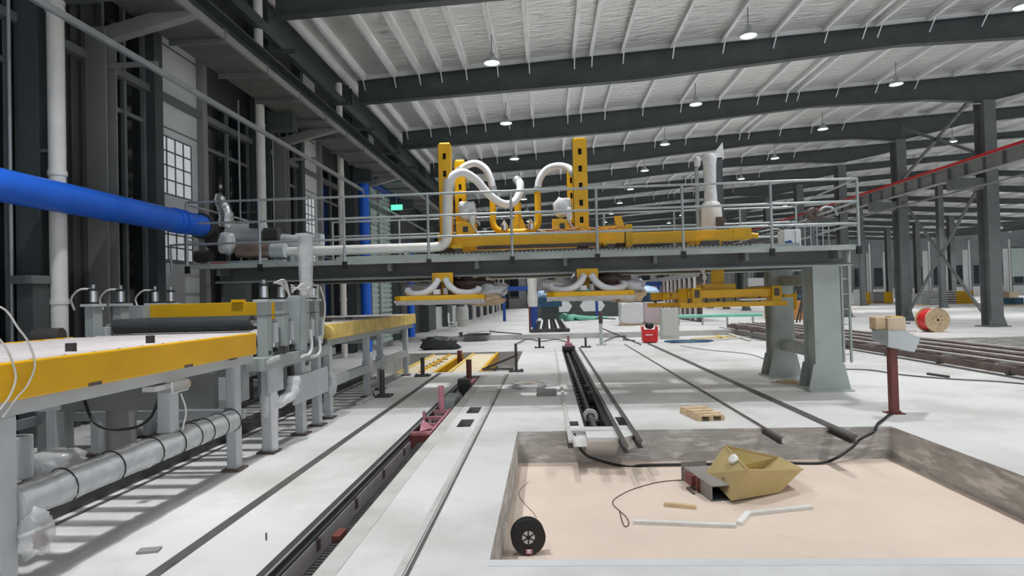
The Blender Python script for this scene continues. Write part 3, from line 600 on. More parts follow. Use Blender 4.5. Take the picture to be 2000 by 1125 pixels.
MB().box(1.0, 1.4, 11.1, 12.0, 2.46, 2.54).build('bogie', 'brown', r)
# lift column wrapped in plastic
r = empty('lift_column', (3.05, 11.7, 2.42), 'lift column wrapped in white plastic above the yellow arm', 'column')
MB().tube([(3.07, 11.7, z) for z in (3.2, 3.4, 3.6, 3.8, 4.0, 4.12, 4.2)], [.13, .12, .11, .115, .12, .14, .09], 12).build('plastic_wrap', 'filmw', r)
MB().tube([(3.07, 11.7, z) for z in (2.7, 3.0, 3.2, 3.28, 3.32)], [.2, .2, .19, .16, .11], 14).build('shroud', 'board', r); MB().cyl((3.07, 11.7, 2.42), (3.07, 11.7, 2.75), .15, 16).build('base', 'yellow', r)
MB().box(3.10, 3.24, 11.48, 11.52, 2.74, 3.0).build('dark_opening', 'brown', r); MB().cyl((2.83, 11.7, 2.74), (2.83, 11.7, 3.95), .035, 10).build('guide_rod', 'green', r); MB().blob((2.85, 11.7, 4.06), (.06, .06, .1), .15, 9).build('cap_wrap', 'filmw', r)
r = empty('flag_wrap', P(1402, 300, 12.2), 'white plastic bag tied to a dark post behind the lift column', 'bag')
q = V(r.location); MB().prism([q + V((-.2, 0, -.12)), q + V((.12, 0, -.1)), q + V((.1, 0, .22)), q + V((-.02, 0, .08))], (.02, .14, 0)).build('bag', 'filmw', r); MB().box(q.x - .06, q.x + .08, q.y, q.y + .14, 2.3, q.z - .08).build('post', 'dark', r)
# ------------------------------------------------------------------ suction grippers hanging below
def gripper(x0, x1, xb, y0, label, sd):
    r = empty('suction_gripper', ((x0 + x1) / 2, 10.6, 1.55), label, 'gripper')
    MB().prism([(x0, y0, 1.63), (x0 + .12, y0 - .12, 1.63), (x1 - .12, y0 - .12, 1.63), (x1, y0, 1.63), (x1, y0 + 1.6, 1.63), (x0, y0 + 1.6, 1.63)], (0, 0, .075)).build('rim', 'yellow', r, .01)
    b = MB(); nx = 14
    for i in range(nx):
        xa = x0 + (x1 - x0) * i / nx; xc = x0 + (x1 - x0) * (i + 1) / nx; h = [1.555 + .02 * noise.noise(V((xx * 4, sd, 0))) for xx in (xa, xc)]
        b.add([(xa, y0 - .1, 1.63), (xc, y0 - .1, 1.63), (xc, y0 + .1, h[1]), (xa, y0 + .1, h[0]), (xa, y0 + 1.6, h[0]), (xc, y0 + 1.6, h[1])], [(0, 1, 2, 3), (3, 2, 5, 4)])
    b.build('plastic_sheet', 'filmw', r); MB().box(x0 + .08, x1 - .08, y0 + .05, y0 + 1.5, 1.57, 1.62).build('foam_pad', 'wood', r)
    w = .17; MB().box(xb - w, xb + w, 10.05, 10.08, 1.93, 2.07).build('yoke_plate', 'yellow', r); MB().box(xb - w, xb - w + .06, 10.05, 10.08, 1.85, 1.93).build('yoke_cheek', 'yellow2', r); MB().box(xb + w - .06, xb + w, 10.05, 10.08, 1.85, 1.93).build('yoke_cheek', 'yellow2', r)
    MB().box(xb - w, xb + w, 10.08, 10.9, 2.0, 2.03).build('yoke_top', 'brown', r); MB().box(xb - .05, xb + .05, 10.2, 10.3, 1.7, 2.0).build('yoke_post', 'yellow2', r); MB().box(xb - .1, xb + .1, 11.0, 11.2, 1.7, 2.56).build('mast_foot', 'brown', r)
    for s in (-1, 1):
        p = curve([(xb + s * .06, 10.0, 1.96), (xb + s * .12, 9.95, 1.86), (xb + s * .25, 9.92, 1.76), (xb + s * .42, 9.95, 1.73), (xb + s * .55, 10.05, 1.76), (xb + s * .58, 10.1, 1.80)], 6)
        MB().tube(p, .058, 10, .08).build('hose', 'hose', r)
        MB().tube([q + V((s * .1, .7, .03)) for q in p], .05, 8, .08).build('hose', 'hose', r)
        MB().blob((xb + s * .5, 10.9, 1.78), (.2, .3, .09), .25, sd + s).build('wrapped_valve', 'film', r)
    MB().blob((xb + .42, 10.7, 1.86), (.34, .35, .14), .3, sd + 9).build('wire_tangle', 'brown', r); MB().blob((xb - .45, 10.6, 1.80), (.3, .3, .12), .3, sd + 3).build('wrapped_valve', 'film', r); MB().blob((xb + .75, 10.6, 1.77), (.25, .3, .12), .3, sd + 8).build('wrapped_valve', 'filmw', r)
    MB().cyl((xb - .08, 9.95, 1.72), (xb - .08, 9.95, 1.8), .06, 12).build('vacuum_valve', 'white', r); MB().cyl((xb + .06, 9.98, 1.72), (xb + .06, 9.98, 1.82), .04, 12).build('vacuum_valve', 'greylight', r)
    MB().blob((x1 - .35, 10.9, 1.70), (.55, .4, .15), .22, sd + 4).build('plastic_heap', 'film', r); MB().blob((x1 - .05, 10.6, 1.62), (.3, .5, .1), .2, sd + 7).build('brown_wrap', 'wood', r)
    return r
gripper(-2.45, -1.0, -1.68, 9.95, 'yellow-rimmed suction gripper in plastic hanging under the gantry, left one', 1)
g2 = gripper(.0, 1.38, .66, 9.95, 'yellow-rimmed suction gripper in plastic hanging under the gantry, middle one', 5)
MB().blob((.55, 10.0, 1.73), (.12, .06, .04), .2, 4).build('green_rag', 'tarpg', g2); MB().blob((1.15, 10.1, 1.76), (.07, .06, .05), .2, 6).build('pink_rag', 'pink', g2)
# clamp gripper (third)
r = empty('clamp_gripper', (3.1, 11.3, 1.39), 'yellow clamp gripper frame of box beams hanging under the right half', 'gripper')
MB().box(2.95, 3.13, 11.2, 11.38, 1.72, 2.5).build('lift_post', 'yellow2', r); MB().box(2.72, 3.3, 11.1, 11.5, 1.68, 1.78).build('post_foot', 'yellow2', r)
MB().box(2.45, 4.05, 11.0, 11.14, 1.54, 1.68).build('front_beam', 'yellow', r, .008); MB().box(2.0, 3.7, 12.1, 12.24, 1.52, 1.66).build('rear_beam', 'yellow', r, .008)
for x in (2.5, 3.85): MB().box(x, x + .16, 10.9, 12.3, 1.46, 1.72).build('clamp_block', 'yellow2', r, .008)
for x in (2.2, 2.75, 3.2): MB().box(x, x + .12, 11.14, 12.1, 1.56, 1.64).build('cross_beam', 'yellow2', r)
MB().box(2.3, 4.1, 10.92, 11.0, 1.38, 1.46).build('lower_bar', 'yellow', r); MB().box(1.95, 3.7, 12.2, 12.28, 1.38, 1.46).build('lower_bar', 'yellow', r)
for i in range(6): MB().cyl((2.45 + i * .3, 10.96, 1.46), (2.45 + i * .3, 10.96, 1.54), .025, 8).build('spacer', 'brown', r)
for i in range(4): MB().cyl((2.1 + i * .4, 12.24, 1.44), (2.1 + i * .4, 12.24, 1.53), .025, 8).build('spacer', 'brown', r)
MB().cyl((3.3, 10.93, 1.5), (3.75, 10.93, 1.5), .022, 10).build('cylinder_rod', 'chrome', r)
for x in (3.86, 2.52): MB().box(x + .02, x + .1, 10.885, 10.9, 1.55, 1.68).build('dark_opening', 'brown', r)
MB().bar((4.24, 10.95, 1.3), (4.24, 10.95, 1.6), .03, .06).build('end_hook', 'yellow', r); MB().box(4.05, 4.26, 10.9, 11.0, 1.52, 1.57).build('end_arm', 'yellow', r)
for i in range(4): MB().tube(curve([(2.8 - .03 * i, 11.2, 2.05), (2.75 + .02 * i, 11.15, 1.9), (2.82 - .04 * i, 11.15, 1.75)], 4), .012, 5).build('air_line', 'pvc', r)
# ------------------------------------------------------------------ roller tables on the left
def rollers(r, y0, y1, n, x0=-5.0, x1=-3.14, z=1.28, rad=.055):
    b = None
    for i in range(n):
        y = y0 + (y1 - y0) * (i + .5) / n
        if b is None:
            b = MB().cyl((x0, y, z), (x1, y, z), rad, 14).build('roller', 'plate', r); yb = y
        else:
            o = shared(b, 'roller', r, (0, y - yb, 0))
def table(name, y0, y1, legs, label, boards, nr):
    r = empty(name, (-4.05, (y0 + y1) / 2, 0), label, 'conveyor table')
    for n, (a, b) in enumerate(boards):
        MB().box(-3.09, -3.05, a, b, 1.11, 1.335).build('side_board', 'yellow' if name == 'roller_table' and y0 < 5 else 'yellowpale', r, .012)
        MB().box(-5.08, -5.04, a, b, 1.11, 1.335).build('side_board', 'yellow', r, .012)
    for x in (-3.2, -5.04):
        b = MB(); b.box(x, x + .1, y0, y1, 1.02, 1.035); b.box(x, x + .1, y0, y1, 1.115, 1.13); b.box(x if x < -4 else x + .085, x + .015 if x < -4 else x + .1, y0, y1, 1.035, 1.115); b.build('side_channel', 'greylight' if y0 < 5 else 'green', r)
    rollers(r, y0 + .05, y1 - .05, nr)
    for y in legs:
        for x in (-3.13, -4.98):
            lg = MB().box(x - .05, x + .05, y - .06, y + .06, .02, 1.02).build('leg', 'greylight', r, .006)
            MB().box(x - .09, x + .09, y - .1, y + .1, 0, .02).build('foot_plate', 'brown' if x > -4 else 'green', lg)
    for y in legs: MB().box(-4.98, -3.13, y - .03, y + .03, .92, 1.02).build('cross_beam', 'green', r)
    return r
t1 = table('roller_table', 3.2, 6.42, (3.4, 6.05), 'near roller table with long yellow side board, left foreground', [(2.2, 6.40)], 12)
MB().box(-5.04, -3.1, 2.2, 3.22, 1.26, 1.31).build('infeed_plate', 'plate', t1); MB().box(-3.2, -3.1, 2.2, 3.2, 1.02, 1.13).build('side_channel', 'greylight', t1)
for y in (4.22, 5.1): MB().cyl((-3.35, y, 1.30), (-3.35, y, 1.39), .035, 14).build('guide_roller', 'steel', t1)
for y in (4.05, 5.15): MB().box(-3.06, -3.046, y - .06, y + .06, 1.112, 1.135).build('board_notch', 'brown', t1)
for y in (5.9,): MB().box(-3.06, -3.045, y - .07, y + .07, 1.10, 1.115).build('board_notch', 'brown', t1)
MB().box(-5.3, -3.2, 6.39, 6.44, .44, .53).build('rear_tie', 'greylight', t1); MB().box(-5.35, -5.28, 3.4, 6.44, .44, .53).build('lower_beam', 'greylight', t1)
MB().box(-4.95, -3.2, 5.85, 5.9, .64, .98).build('guard_sheet', 'gdark', t1)
MB().box(-4.6, -3.3, 4.0, 4.06, .95, 1.1).build('motor_beam', 'green', t1)
# plastic wrapped lower tube
r = empty('wrapped_tube', (-3.13, 4.8, .5), 'long tube wrapped in clear plastic with black ties, low along the near table', 'tube')
MB().box(-3.205, -3.055, 3.47, 6.0, .415, .565).build('tube', 'greylight', r)
b = MB(); pts = []; rr = []
for i in range(40):
    y = 3.46 + i * .065; pts.append((-3.13 + .008 * noise.noise(V((y * 3, 0, 1))), y, .5 + .008 * noise.noise(V((y * 3, 5, 1))))); rr.append(.108 + .012 * noise.noise(V((y * 4, 9, 2))))
b.tube(pts, rr, 12); b.build('plastic_wrap', 'film', r)
for y in (3.85, 4.3, 4.75, 5.05, 5.3, 5.5, 5.75, 5.98): MB().lathe((-3.13, y, .5), (.1, 1, .1), [(.112, 0), (.118, .003), (.118, .009), (.112, .012)], 16).build('cable_tie', 'black', r)
DY = .22
r = empty('sensor_post', (-3.13, 5.0, .6), 'short post on the wrapped tube carrying a pneumatic sensor', 'post')
MB().box(-3.19, -3.08, 4.93, 5.05, .6, 1.0).build('post', 'greylight', r, .005); MB().box(-3.16, -3.04, 4.90, 5.14, .92, 1.02).build('valve_body', 'chrome', r, .01); MB().cyl((-3.1, 5.14, .97), (-3.1, 5.19, .97), .045, 14).build('end_cap', 'wood', r)
MB().box(-3.2, -3.1, 4.76, 4.9, .96, 1.0).build('arm', 'board', r); MB().tube(curve([(-3.08, 5.08, .9), (-3.05, 5.1, .75), (-3.06, 5.06, .6)], 4), .008, 6).build('air_line', 'pvc', r)
r = empty('plastic_bag', (-3.05, 3.5, .3), 'torn clear plastic bag hanging at the foot of the nearest table leg', 'bag')
MB().blob((-3.04, 3.52, .33), (.07, .09, .13), .25, 8).build('bag', 'film', r); MB().blob((-3.02, 3.54, .27), (.03, .03, .05), .3, 2).build('maroon_content', 'maroon', r)
# loose white air lines at the left edge
for n, pp in enumerate((((-30, 590), (10, 605), (35, 640), (55, 668), (68, 710), (55, 750), (30, 780), (5, 815)), ((-20, 640), (12, 680), (28, 720), (30, 745), (18, 775), (0, 800)))):
    tag(MB().tube(curve([PX(x, y, -3.03) for x, y in pp], 6), .006, 6).build('air_line', 'board'), ['thin white air line looping over the yellow board at the left edge, longer one', 'thin white air line hanging before the yellow board, shorter one at the left edge'][n], 'hose')
# things below the near table
r = empty('gear_motor', (-4.2, 5.4, 0), 'plastic-covered geared motor under the near table', 'motor')
MB().blob((-4.3, 5.2, .3), (.22, .18, .12), .15, 3).build('plastic_cover', 'film', r); MB().cyl((-4.5, 5.2, .24), (-4.1, 5.2, .27), .09, 16).build('motor_body', 'darkgrey', r); MB().cyl((-4.4, 5.1, 0), (-4.4, 5.1, .22), .08, 14).build('pedestal', 'column', r)
r = empty('support_pillar', (-4.25, 6.0, 0), 'round grey pillar under the near table', 'pillar')
MB().cyl((-4.25, 6.0, 0), (-4.25, 6.0, 1.0), .13, 18).build('pillar', 'column', r); MB().cyl((-4.25, 6.0, 0), (-4.25, 6.0, .03), .19, 18).build('base', 'column', r)
r = empty('junction_box', (-4.6, 4.8, .45), 'grey box bolted under the near table on the left', 'box')
MB().box(-4.9, -4.3, 4.6, 5.0, .25, .6).build('body', 'greylight', r, .01); MB().box(-4.85, -4.6, 4.59, 4.6, .66, .8).build('label_plate', 'white', r); MB().box(-4.9, -4.8, 4.7, 4.9, 0, .25).build('foot', 'steel', r)
tag(MB().tube(curve([(-4.6, 5.9, .9), (-4.3, 5.7, .55), (-4.0, 5.75, .48), (-3.8, 5.8, .6), (-3.75, 5.9, .95)], 6), .014, 6).build('black_cable', 'black'), 'black cable sagging under the near table', 'cable')
# floor steel under the table
r = empty('chain_track', (-4.1, 8, 0), 'dark chain track on the floor under the tables', 'track')
MB().box(-4.02, -3.86, 2, 13.4, .0, .10).build('channel', 'steel', r); MB().box(-4.30, -4.26, 2, 13.4, 0, .04).build('rail', 'railtop', r); MB().box(-3.76, -3.74, 2, 13.4, 0, .015).build('rail', 'railtop', r); MB().box(-4.9, -4.86, 2, 13.4, 0, .05).build('rail', 'railtop', r)
# far roller table
t2 = table('roller_table', 8.55, 14.3, (8.72, 10.62, 11.5, 13.6), 'far roller table with worn yellow side boards beyond the press', [(8.5, 12.0), (12.02, 14.35)], 21)
for a, b_ in ((8.72, 10.62), (10.62, 11.5), (11.5, 13.6)): MB().box(-3.17, -3.09, a + .06, b_ - .06, .42, .56).build('lower_beam', 'greylight', t2, .006)
MB().box(-5.0, -4.9, 8.6, 14.2, .45, .6).build('lower_beam', 'green', t2)
for (y, z) in ((8.72, .48), (11.5, .5), (10.66, .5)): MB().blob((-3.12, y, z), (.1, .1, .16), .2, int(y)).build('plastic_wrap', 'film', t2)
MB().cyl((-3.06, 8.45, 1.22), (-3.06, 8.56, 1.22), .10, 16).build('end_roller', 'yellowpale', t2)
for y in (9.4, 10.4): MB().box(-3.4, -3.3, y - .02, y + .02, 1.34, 1.38).build('stop_block', 'steel', t2)
# ------------------------------------------------------------------ roller press
p = empty('roller_press', (-4.05, 7.4, 0), 'grey-green roller press with pneumatic cylinders on its posts, between the roller tables', 'machine')
MB().box(-3.2, -3.0, 6.45, 8.45, .92, 1.06).build('side_beam', 'green', p, .006); MB().box(-5.15, -4.95, 6.45, 8.45, .92, 1.06).build('side_beam', 'green', p, .006)
PY = (6.70, 7.15, 7.80, 8.14)
for y in PY:
    for x in (-3.1, -5.05):
        ps = MB().box(x - .055, x + .055, y - .07, y + .07, 1.06, 1.66).build('post', 'green', p, .008); MB().box(x - .08, x + .08, y - .1, y + .1, 1.655, 1.685).build('post_cap', 'greylight', ps)
        cy = MB().cyl((x, y, 1.705), (x, y, 1.83), .042, 16).build('air_cylinder', 'chrome', p)
        MB().cyl((x, y, 1.685), (x, y, 1.705), .052, 16).build('cylinder_base', 'black', cy); MB().cyl((x, y, 1.83), (x, y, 1.855), .052, 16).build('cylinder_cap', 'black', cy); MB().cyl((x, y, 1.855), (x, y, 1.9), .018, 10).build('port', 'rail', cy)
        MB().box(x - .08, x + .08, y + .08, y + .17, 1.2, 1.42).build('bearing_block', 'greylight', p, .006); MB().box(x - .06, x + .06, y - .03, y + .03, 1.08, 1.12).build('slide', 'steel', p)
for y in PY:
    for k in (0, 1): MB().box(-3.045, -3.03, y + .07 + .05 * k, y + .10 + .05 * k, 1.10, 1.15).build('dark_slot', 'black', p)
    MB().box(-3.09, -3.03, y + .2, y + .3, 1.07, 1.13).build('valve', 'chrome', p); MB().cyl((-3.06, y + .12, 1.15), (-3.06, y + .12, 1.3), .02, 8).build('spring_rod', 'chrome', p)
    MB().box(-3.16, -3.04, y - .075, y + .075, 1.5, 1.515).build('post_band', 'darkgrey', p)
for x in (-3.1, -5.05):
    for a, b_ in ((PY[0], PY[1]), (PY[2], PY[3])): MB().cyl((x, a, 1.36), (x, b_, 1.36), .015, 8).build('tie_rod', 'chrome', p)
MB().box(-3.16, -2.98, 7.42, 7.60, 1.06, 1.70).build('column_plate', 'green', p, .006); MB().box(-5.14, -4.96, 7.42, 7.6, 1.06, 1.66).build('column_plate', 'green', p, .006); MB().box(-3.14, -3.0, 7.42, 8.0, 1.70, 1.73).build('top_plate', 'greylight', p)
for i, y in enumerate((6.92, 7.3, 7.95, 8.3)):
    rl = MB().cyl((-4.95, y, 1.42), (-3.35, y, 1.42), .085, 24).build('press_roller', 'roller' if i == 0 else 'steel', p); MB().cyl((-5.05, y, 1.42), (-4.95, y, 1.42), .035, 12).build('journal', 'chrome', rl); MB().cyl((-3.35, y, 1.42), (-3.05, y, 1.42), .035, 12).build('journal', 'chrome', rl)
    if i == 0: MB().cyl((-4.14, y, 1.42), (-4.12, y, 1.42), .087, 24).build('groove', 'steel', rl)
for y in (6.6, 6.9, 7.2, 7.5, 7.8, 8.1, 8.35): MB().cyl((-4.95, y, 1.28), (-3.2, y, 1.28), .05, 14).build('table_roller', 'plate', p)
MB().box(-4.98, -3.36, 7.56, 7.60, 1.44, 1.665).build('guard_board', 'yellow2', p, .006); MB().box(-3.9, -3.76, 7.52, 7.62, 1.665, 1.70).build('board_tab', 'yellow', p)
for x in (-3.1, -5.05):
    for y in (6.75, 7.65, 8.2):
        lg = MB().box(x - .05, x + .05, y - .06, y + .06, .02, .92).build('leg', 'greylight', p, .005); MB().box(x - .1, x + .1, y - .1, y + .1, 0, .02).build('foot_plate', 'brown', lg)
MB().box(-3.05, -3.02, 6.62, 6.98, .66, .98).build('control_panel', 'greylight', p, .004); MB().box(-3.05, -3.02, 7.28, 8.42, .42, .76).build('side_panel', 'greylight', p, .004); 
pv = p.children[-1]; pv.data = pv.data.copy(); MB().box(-4.1, -4.07, 6.5, 8.3, .35, 1.0).build('inner_panel', 'greylight', p); MB().box(-4.9, -3.3, 6.48, 6.5, .62, .95).build('front_panel', 'greylight', p)
MB().tube([(-3.1, 6.78, z) for z in (.02, .2, .4, .6, .72)], [.09, .085, .095, .10, .07], 10).build('plastic_wrap', 'filmw', p)
MB().tube(curve([(-3.08, 6.8, .5), (-3.05, 6.95, .52), (-3.02, 7.12, .56), (-3.0, 7.2, .66), (-3.0, 7.22, .78)], 4), [.07, .06, .06, .07, .065, .07, .06, .07, .075, .07, .08, .085, .07, .08, .085, .08, .07][:17], 9).build('plastic_wrap', 'filmw', p)
for y in (7.0, 7.9, 8.25): MB().box(-3.06, -2.98, y - .05, y + .05, 1.07, 1.15).build('valve', 'steel', p)
for i in range(4): MB().tube(curve([(-3.0, 6.72 + .05 * i, 1.86), (-2.97, 6.95, 1.9 - .03 * i), (-3.0, 7.15, 1.72)], 4), .008, 5).build('air_line', 'board', p)
for i in range(4): MB().tube(curve([(-3.0, 7.2, 1.85 - .03 * i), (-2.97, 7.5, 1.78 + .03 * i), (-3.0, 7.8, 1.86 - .05 * i)], 4), .009, 5).build('air_line', 'board', p)
MB().tube(curve([(-3.0, 8.14, 1.85), (-2.96, 8.2, 1.6), (-2.98, 8.16, 1.3), (-2.98, 8.1, 1.1)], 5), .01, 6).build('air_line', 'board', p)
MB().tube(curve([(-2.98, 7.7, 1.3), (-2.97, 7.72, 1.1), (-2.97, 7.62, 1.0), (-2.97, 7.4, .99)], 5), .022, 8).build('wrapped_line', 'filmw', p); MB().tube(curve([(-2.98, 8.0, 1.2), (-2.97, 8.0, 1.02), (-2.97, 7.9, .96), (-2.97, 7.7, .96)], 5), .022, 8).build('wrapped_line', 'filmw', p)
for i, x in enumerate((-5.05,)):
    for y in (6.75, 7.2, 7.85): MB().tube(curve([(x, y, 1.84), (x - .15, y - .05, 1.85), (x - .28, y - .02, 1.75), (x - .26, y, 1.62)], 5), .012, 6).build('air_line', 'board', p)
MB().tube(curve([(-3.03, 6.5, 1.0), (-3.0, 6.62, 1.02), (-2.98, 6.75, 1.04)], 4), .03, 8).build('wrapped_line', 'film', p)
r = empty('wrapped_post', (-3.05, 7.78, 1.7), 'tall thin post wrapped in cloudy plastic rising from the press', 'post')
MB().box(-3.08, -3.02, 7.70, 7.86, 1.73, 2.46).build('post', 'greylight', r); MB().tube([(-3.05, 7.78, z) for z in (1.74, 1.9, 2.05, 2.2, 2.35, 2.5)], [.088, .085, .092, .10, .10, .092], 10).build('plastic_wrap', 'film', r)
MB().box(-3.12, -2.98, 7.64, 7.92, 2.48, 2.51).build('cap', 'film', r)
r = empty('drive_motor', (-5.3, 6.3, 1.2), 'small dark motor beside the back of the press', 'motor')
MB().cyl((-5.35, 6.25, 1.34), (-5.1, 6.3, 1.34), .1, 16).build('body', 'steel', r); MB().box(-5.3, -5.1, 6.2, 6.45, 0, 1.24).build('stand', 'green', r)
# ------------------------------------------------------------------ floor rails and slot conveyors
def rail(x, y0, y1, label, w=.06, h=.03, m='railtop'):
    r = empty('floor_rail', (x, (y0 + y1) / 2, 0), label, 'rail', None)
    MB().box(x - w / 2, x + w / 2, y0, y1, .0, h).build('rail_head', m, r)
    if y0 > 6 and y0 < 7.6: MB().box(x - w * .2, x + w * .2, y0, 7.62, -.05, 0).build('rail_web', 'steel', r); MB().box(x - w * .6, x + w * .6, y0, 7.62, -.06, -.05).build('rail_foot', 'steel', r)
    return r
rail(3.31, 7.05, 20.9, 'outer floor rail overhanging the far pit edge, rightmost', .075)
rail(2.53, 7.05, 20.9, 'thin floor rail overhanging the far pit edge, second from the right', .035, .018)
rail(.98, 6.95, 19.9, 'floor rail right of the narrow slot, overhanging the pit', .05); rail(.80, 6.75, 19.9, 'floor rail on the right lip of the narrow slot', .05); rail(.22, 7.0, 19.4, 'floor rail left of the narrow slot, overhanging the pit', .05, .03, 'apron')
rail(-.92, -2, 13.4, 'pale flat rail left of the front pit', .05, .012, 'apron'); rail(-.87, -2, 13.4, 'dark thin line rail beside the pale flat rail', .018, .012)
rail(-2.42, -2, 13.8, 'dark flat rail left of the long slot', .075, .012)
r = empty('slot_conveyor', (-1.6, 5, -.34), 'dark channel conveyor with a chain inside the long floor slot', 'conveyor')
b = MB(); b.box(-1.775, -1.70, -2, 13.2, -.03, .012); b.box(-1.775, -1.76, -2, 13.2, -.33, -.03); b.build('channel', 'steel', r); MB().box(-1.72, -1.705, -2, 13.2, -.06, .015).build('bright_edge', 'rail', r); MB().box(-1.705, -1.69, -2, 13.2, -.33, -.07).build('web', 'plate', r)
for i in range(12): MB().box(-1.70, -1.68, 2.6 + i * .9, 2.66 + i * .9, -.15, -.07).build('clip', 'brown', r)
ch = MB()
for i in range(120): y = 2.0 + i * .045; ch.box(-1.555, -1.495, y, y + .028, -.085, -.06)
ch.box(-1.565, -1.555, 2, 7.4, -.09, -.055); ch.box(-1.50, -1.485, 2, 7.4, -.09, -.055); ch.build('chain', 'steel', r)['kind'] = 'stuff'
MB().box(-1.57, -1.46, 2, 7.4, -.3, -.09).build('chain_guide', 'darkgrey', r); MB().box(-1.56, -1.5, 4.35, 4.5, -.055, -.02).build('red_link', 'maroon', r)
r = empty('slot_trolley', (-1.6, 8.6, -.2), 'pink-red primed trolley frame sitting in the long slot', 'trolley')
for x in (-1.72, -1.48): MB().box(x - .015, x + .015, 7.55, 9.3, -.05, .005).build('side_beam', 'pink', r)
for y in (7.6, 8.1, 8.6, 9.1): MB().box(-1.72, -1.48, y, y + .05, -.03, .015).build('cross_bar', 'pink', r)
MB().box(-1.72, -1.48, 7.5, 7.58, -.14, .0).build('front_plate', 'maroon', r); MB().box(-1.66, -1.52, 7.6, 8.3, -.2, -.06).build('drive_box', 'maroon', r); MB().cyl((-1.62, 8.0, .02), (-1.62, 8.0, .2), .02, 8).build('pin', 'pink', r); MB().cyl((-1.6, 9.2, .02), (-1.6, 9.2, .36), .045, 12).build('post', 'pink', r)
MB().prism([(-1.6, 7.6, .03), (-1.48, 7.8, .03), (-1.6, 7.8, .12)], (.02, 0, 0)).build('gusset', 'pink', r)
r = empty('slot_gearbox', (-1.6, 10.2, -.2), 'dark green gearbox in the long slot behind the trolley', 'gearbox')
MB().box(-1.7, -1.5, 9.8, 10.5, -.3, .06).build('body', 'green', r, .01); MB().cyl((-1.6, 10.5, -.1), (-1.6, 10.9, -.1), .09, 14).build('motor', 'green', r)
r = empty('slot_trolley', (-1.6, 12.2, -.2), 'small maroon pusher at the far end of the long slot', 'trolley')
MB().box(-1.74, -1.46, 11.9, 12.6, -.1, .03).build('body', 'pink', r); MB().box(-1.72, -1.5, 11.7, 11.95, -.1, .12).build('block', 'steel', r); MB().cyl((-1.6, 12.5, .03), (-1.6, 12.5, .42), .055, 12).build('post', 'maroon', r)
# conveyor in the narrow slot
r = empty('chain_conveyor', (.6, 13, -.3), 'dark conveyor with round bar and rungs in the narrow slot behind the pit', 'conveyor')
MB().cyl((.57, 8.0, -.08), (.57, 18.8, -.08), .042, 12).build('round_bar', 'railtop', r); MB().box(.70, .775, 7.86, 19.3, -.28, -.02).build('side_channel', 'black', r); MB().box(.425, .46, 7.86, 19.3, -.25, -.02).build('side_channel', 'black', r)
for i in range(28): MB().box(.46, .71, 8.0 + i * .4, 8.08 + i * .4, -.16, -.12).build('rung', 'steel', r)
MB().lathe((.57, 8.9, -.08), (0, 1, 0), [(.06, 0), (.11, 0), (.11, .05), (.06, .05)], 16).build('white_ring', 'board', r)
for y in (10.2, 11.0): MB().box(.62, .7, y, y + .25, -.1, .05).build('bracket', 'black', r)
r = empty('slot_sprocket', (.62, 19.5, 0), 'small maroon drive head at the far end of the narrow slot', 'drive'); MB().box(.44, .82, 19.2, 19.8, 0, .10).build('body', 'steel', r); MB().box(.52, .74, 19.3, 19.6, .1, .2).build('bracket', 'pink', r); MB().cyl((.63, 19.45, .2), (.63, 19.45, .42), .04, 10).build('pin', 'pink', r)
struct(MB().prism([(.26, 7.3, -.12), (.42, 7.3, -.12), (.42, 7.9, -.004), (.22, 7.9, -.004), (.22, 7.62, -.004)], (0, 0, .006)), 'trim_5', 'floor', 'chamfered concrete nib left of the narrow slot', 'trim')
struct(MB().prism([(.42, 7.25, -.004), (.42, 7.61, -.004), (.42, 7.61, -.30), (.42, 7.25, -.05)], (.36, 0, 0)), 'trim_6', 'floor', 'wedge-shaped concrete ledge projecting into the pit between the slot rails', 'trim'); struct(MB().prism([(.81, 7.2, 0), (.96, 7.35, 0), (.96, 7.62, 0), (.81, 7.62, 0)], (0, 0, -.15)), 'trim_7', 'floor', 'small concrete nib right of the slot rails', 'trim')
# ------------------------------------------------------------------ things in the front pit
ZP = -.38
r = empty('cable_spool', (-.2, 4.94, ZP), 'black wire spool with pale spokes standing in the near left of the pit', 'spool')
c0 = V((-.2, 4.94, ZP + .135)); ax = V((.12, -1, .06)).normalized()
MB().lathe(c0, ax, [(.05, -.05), (.135, -.05), (.135, -.04), (.12, -.035), (.12, .035), (.135, .04), (.135, .05), (.05, .05), (.05, -.05)], 32).build('body', 'black', r)
MB().lathe(c0, ax, [(.002, .044), (.06, .044), (.06, .049), (.002, .049)], 24).build('hub', 'board', r)
u = V((0, 0, 1)); u = (u - ax * u.dot(ax)).normalized(); v_ = ax.cross(u)
for k in range(6): d = u * math.cos(k * math.pi / 3) + v_ * math.sin(k * math.pi / 3); MB().bar(c0 + ax * .05 + d * .012, c0 + ax * .05 + d * .062, .010, .006, ax).build('spoke', 'black', r)
MB().lathe(c0, ax, [(.002, .048), (.018, .048), (.018, .054), (.002, .054)], 16).build('hub_ring', 'black', r)
MB().box(-.215, -.165, 4.865, 4.872, ZP + .02, ZP + .055).build('label_sticker', 'pink', r); MB().box(-.205, -.18, 4.862, 4.865, ZP + .03, ZP + .055).build('label_sticker', 'board', r)
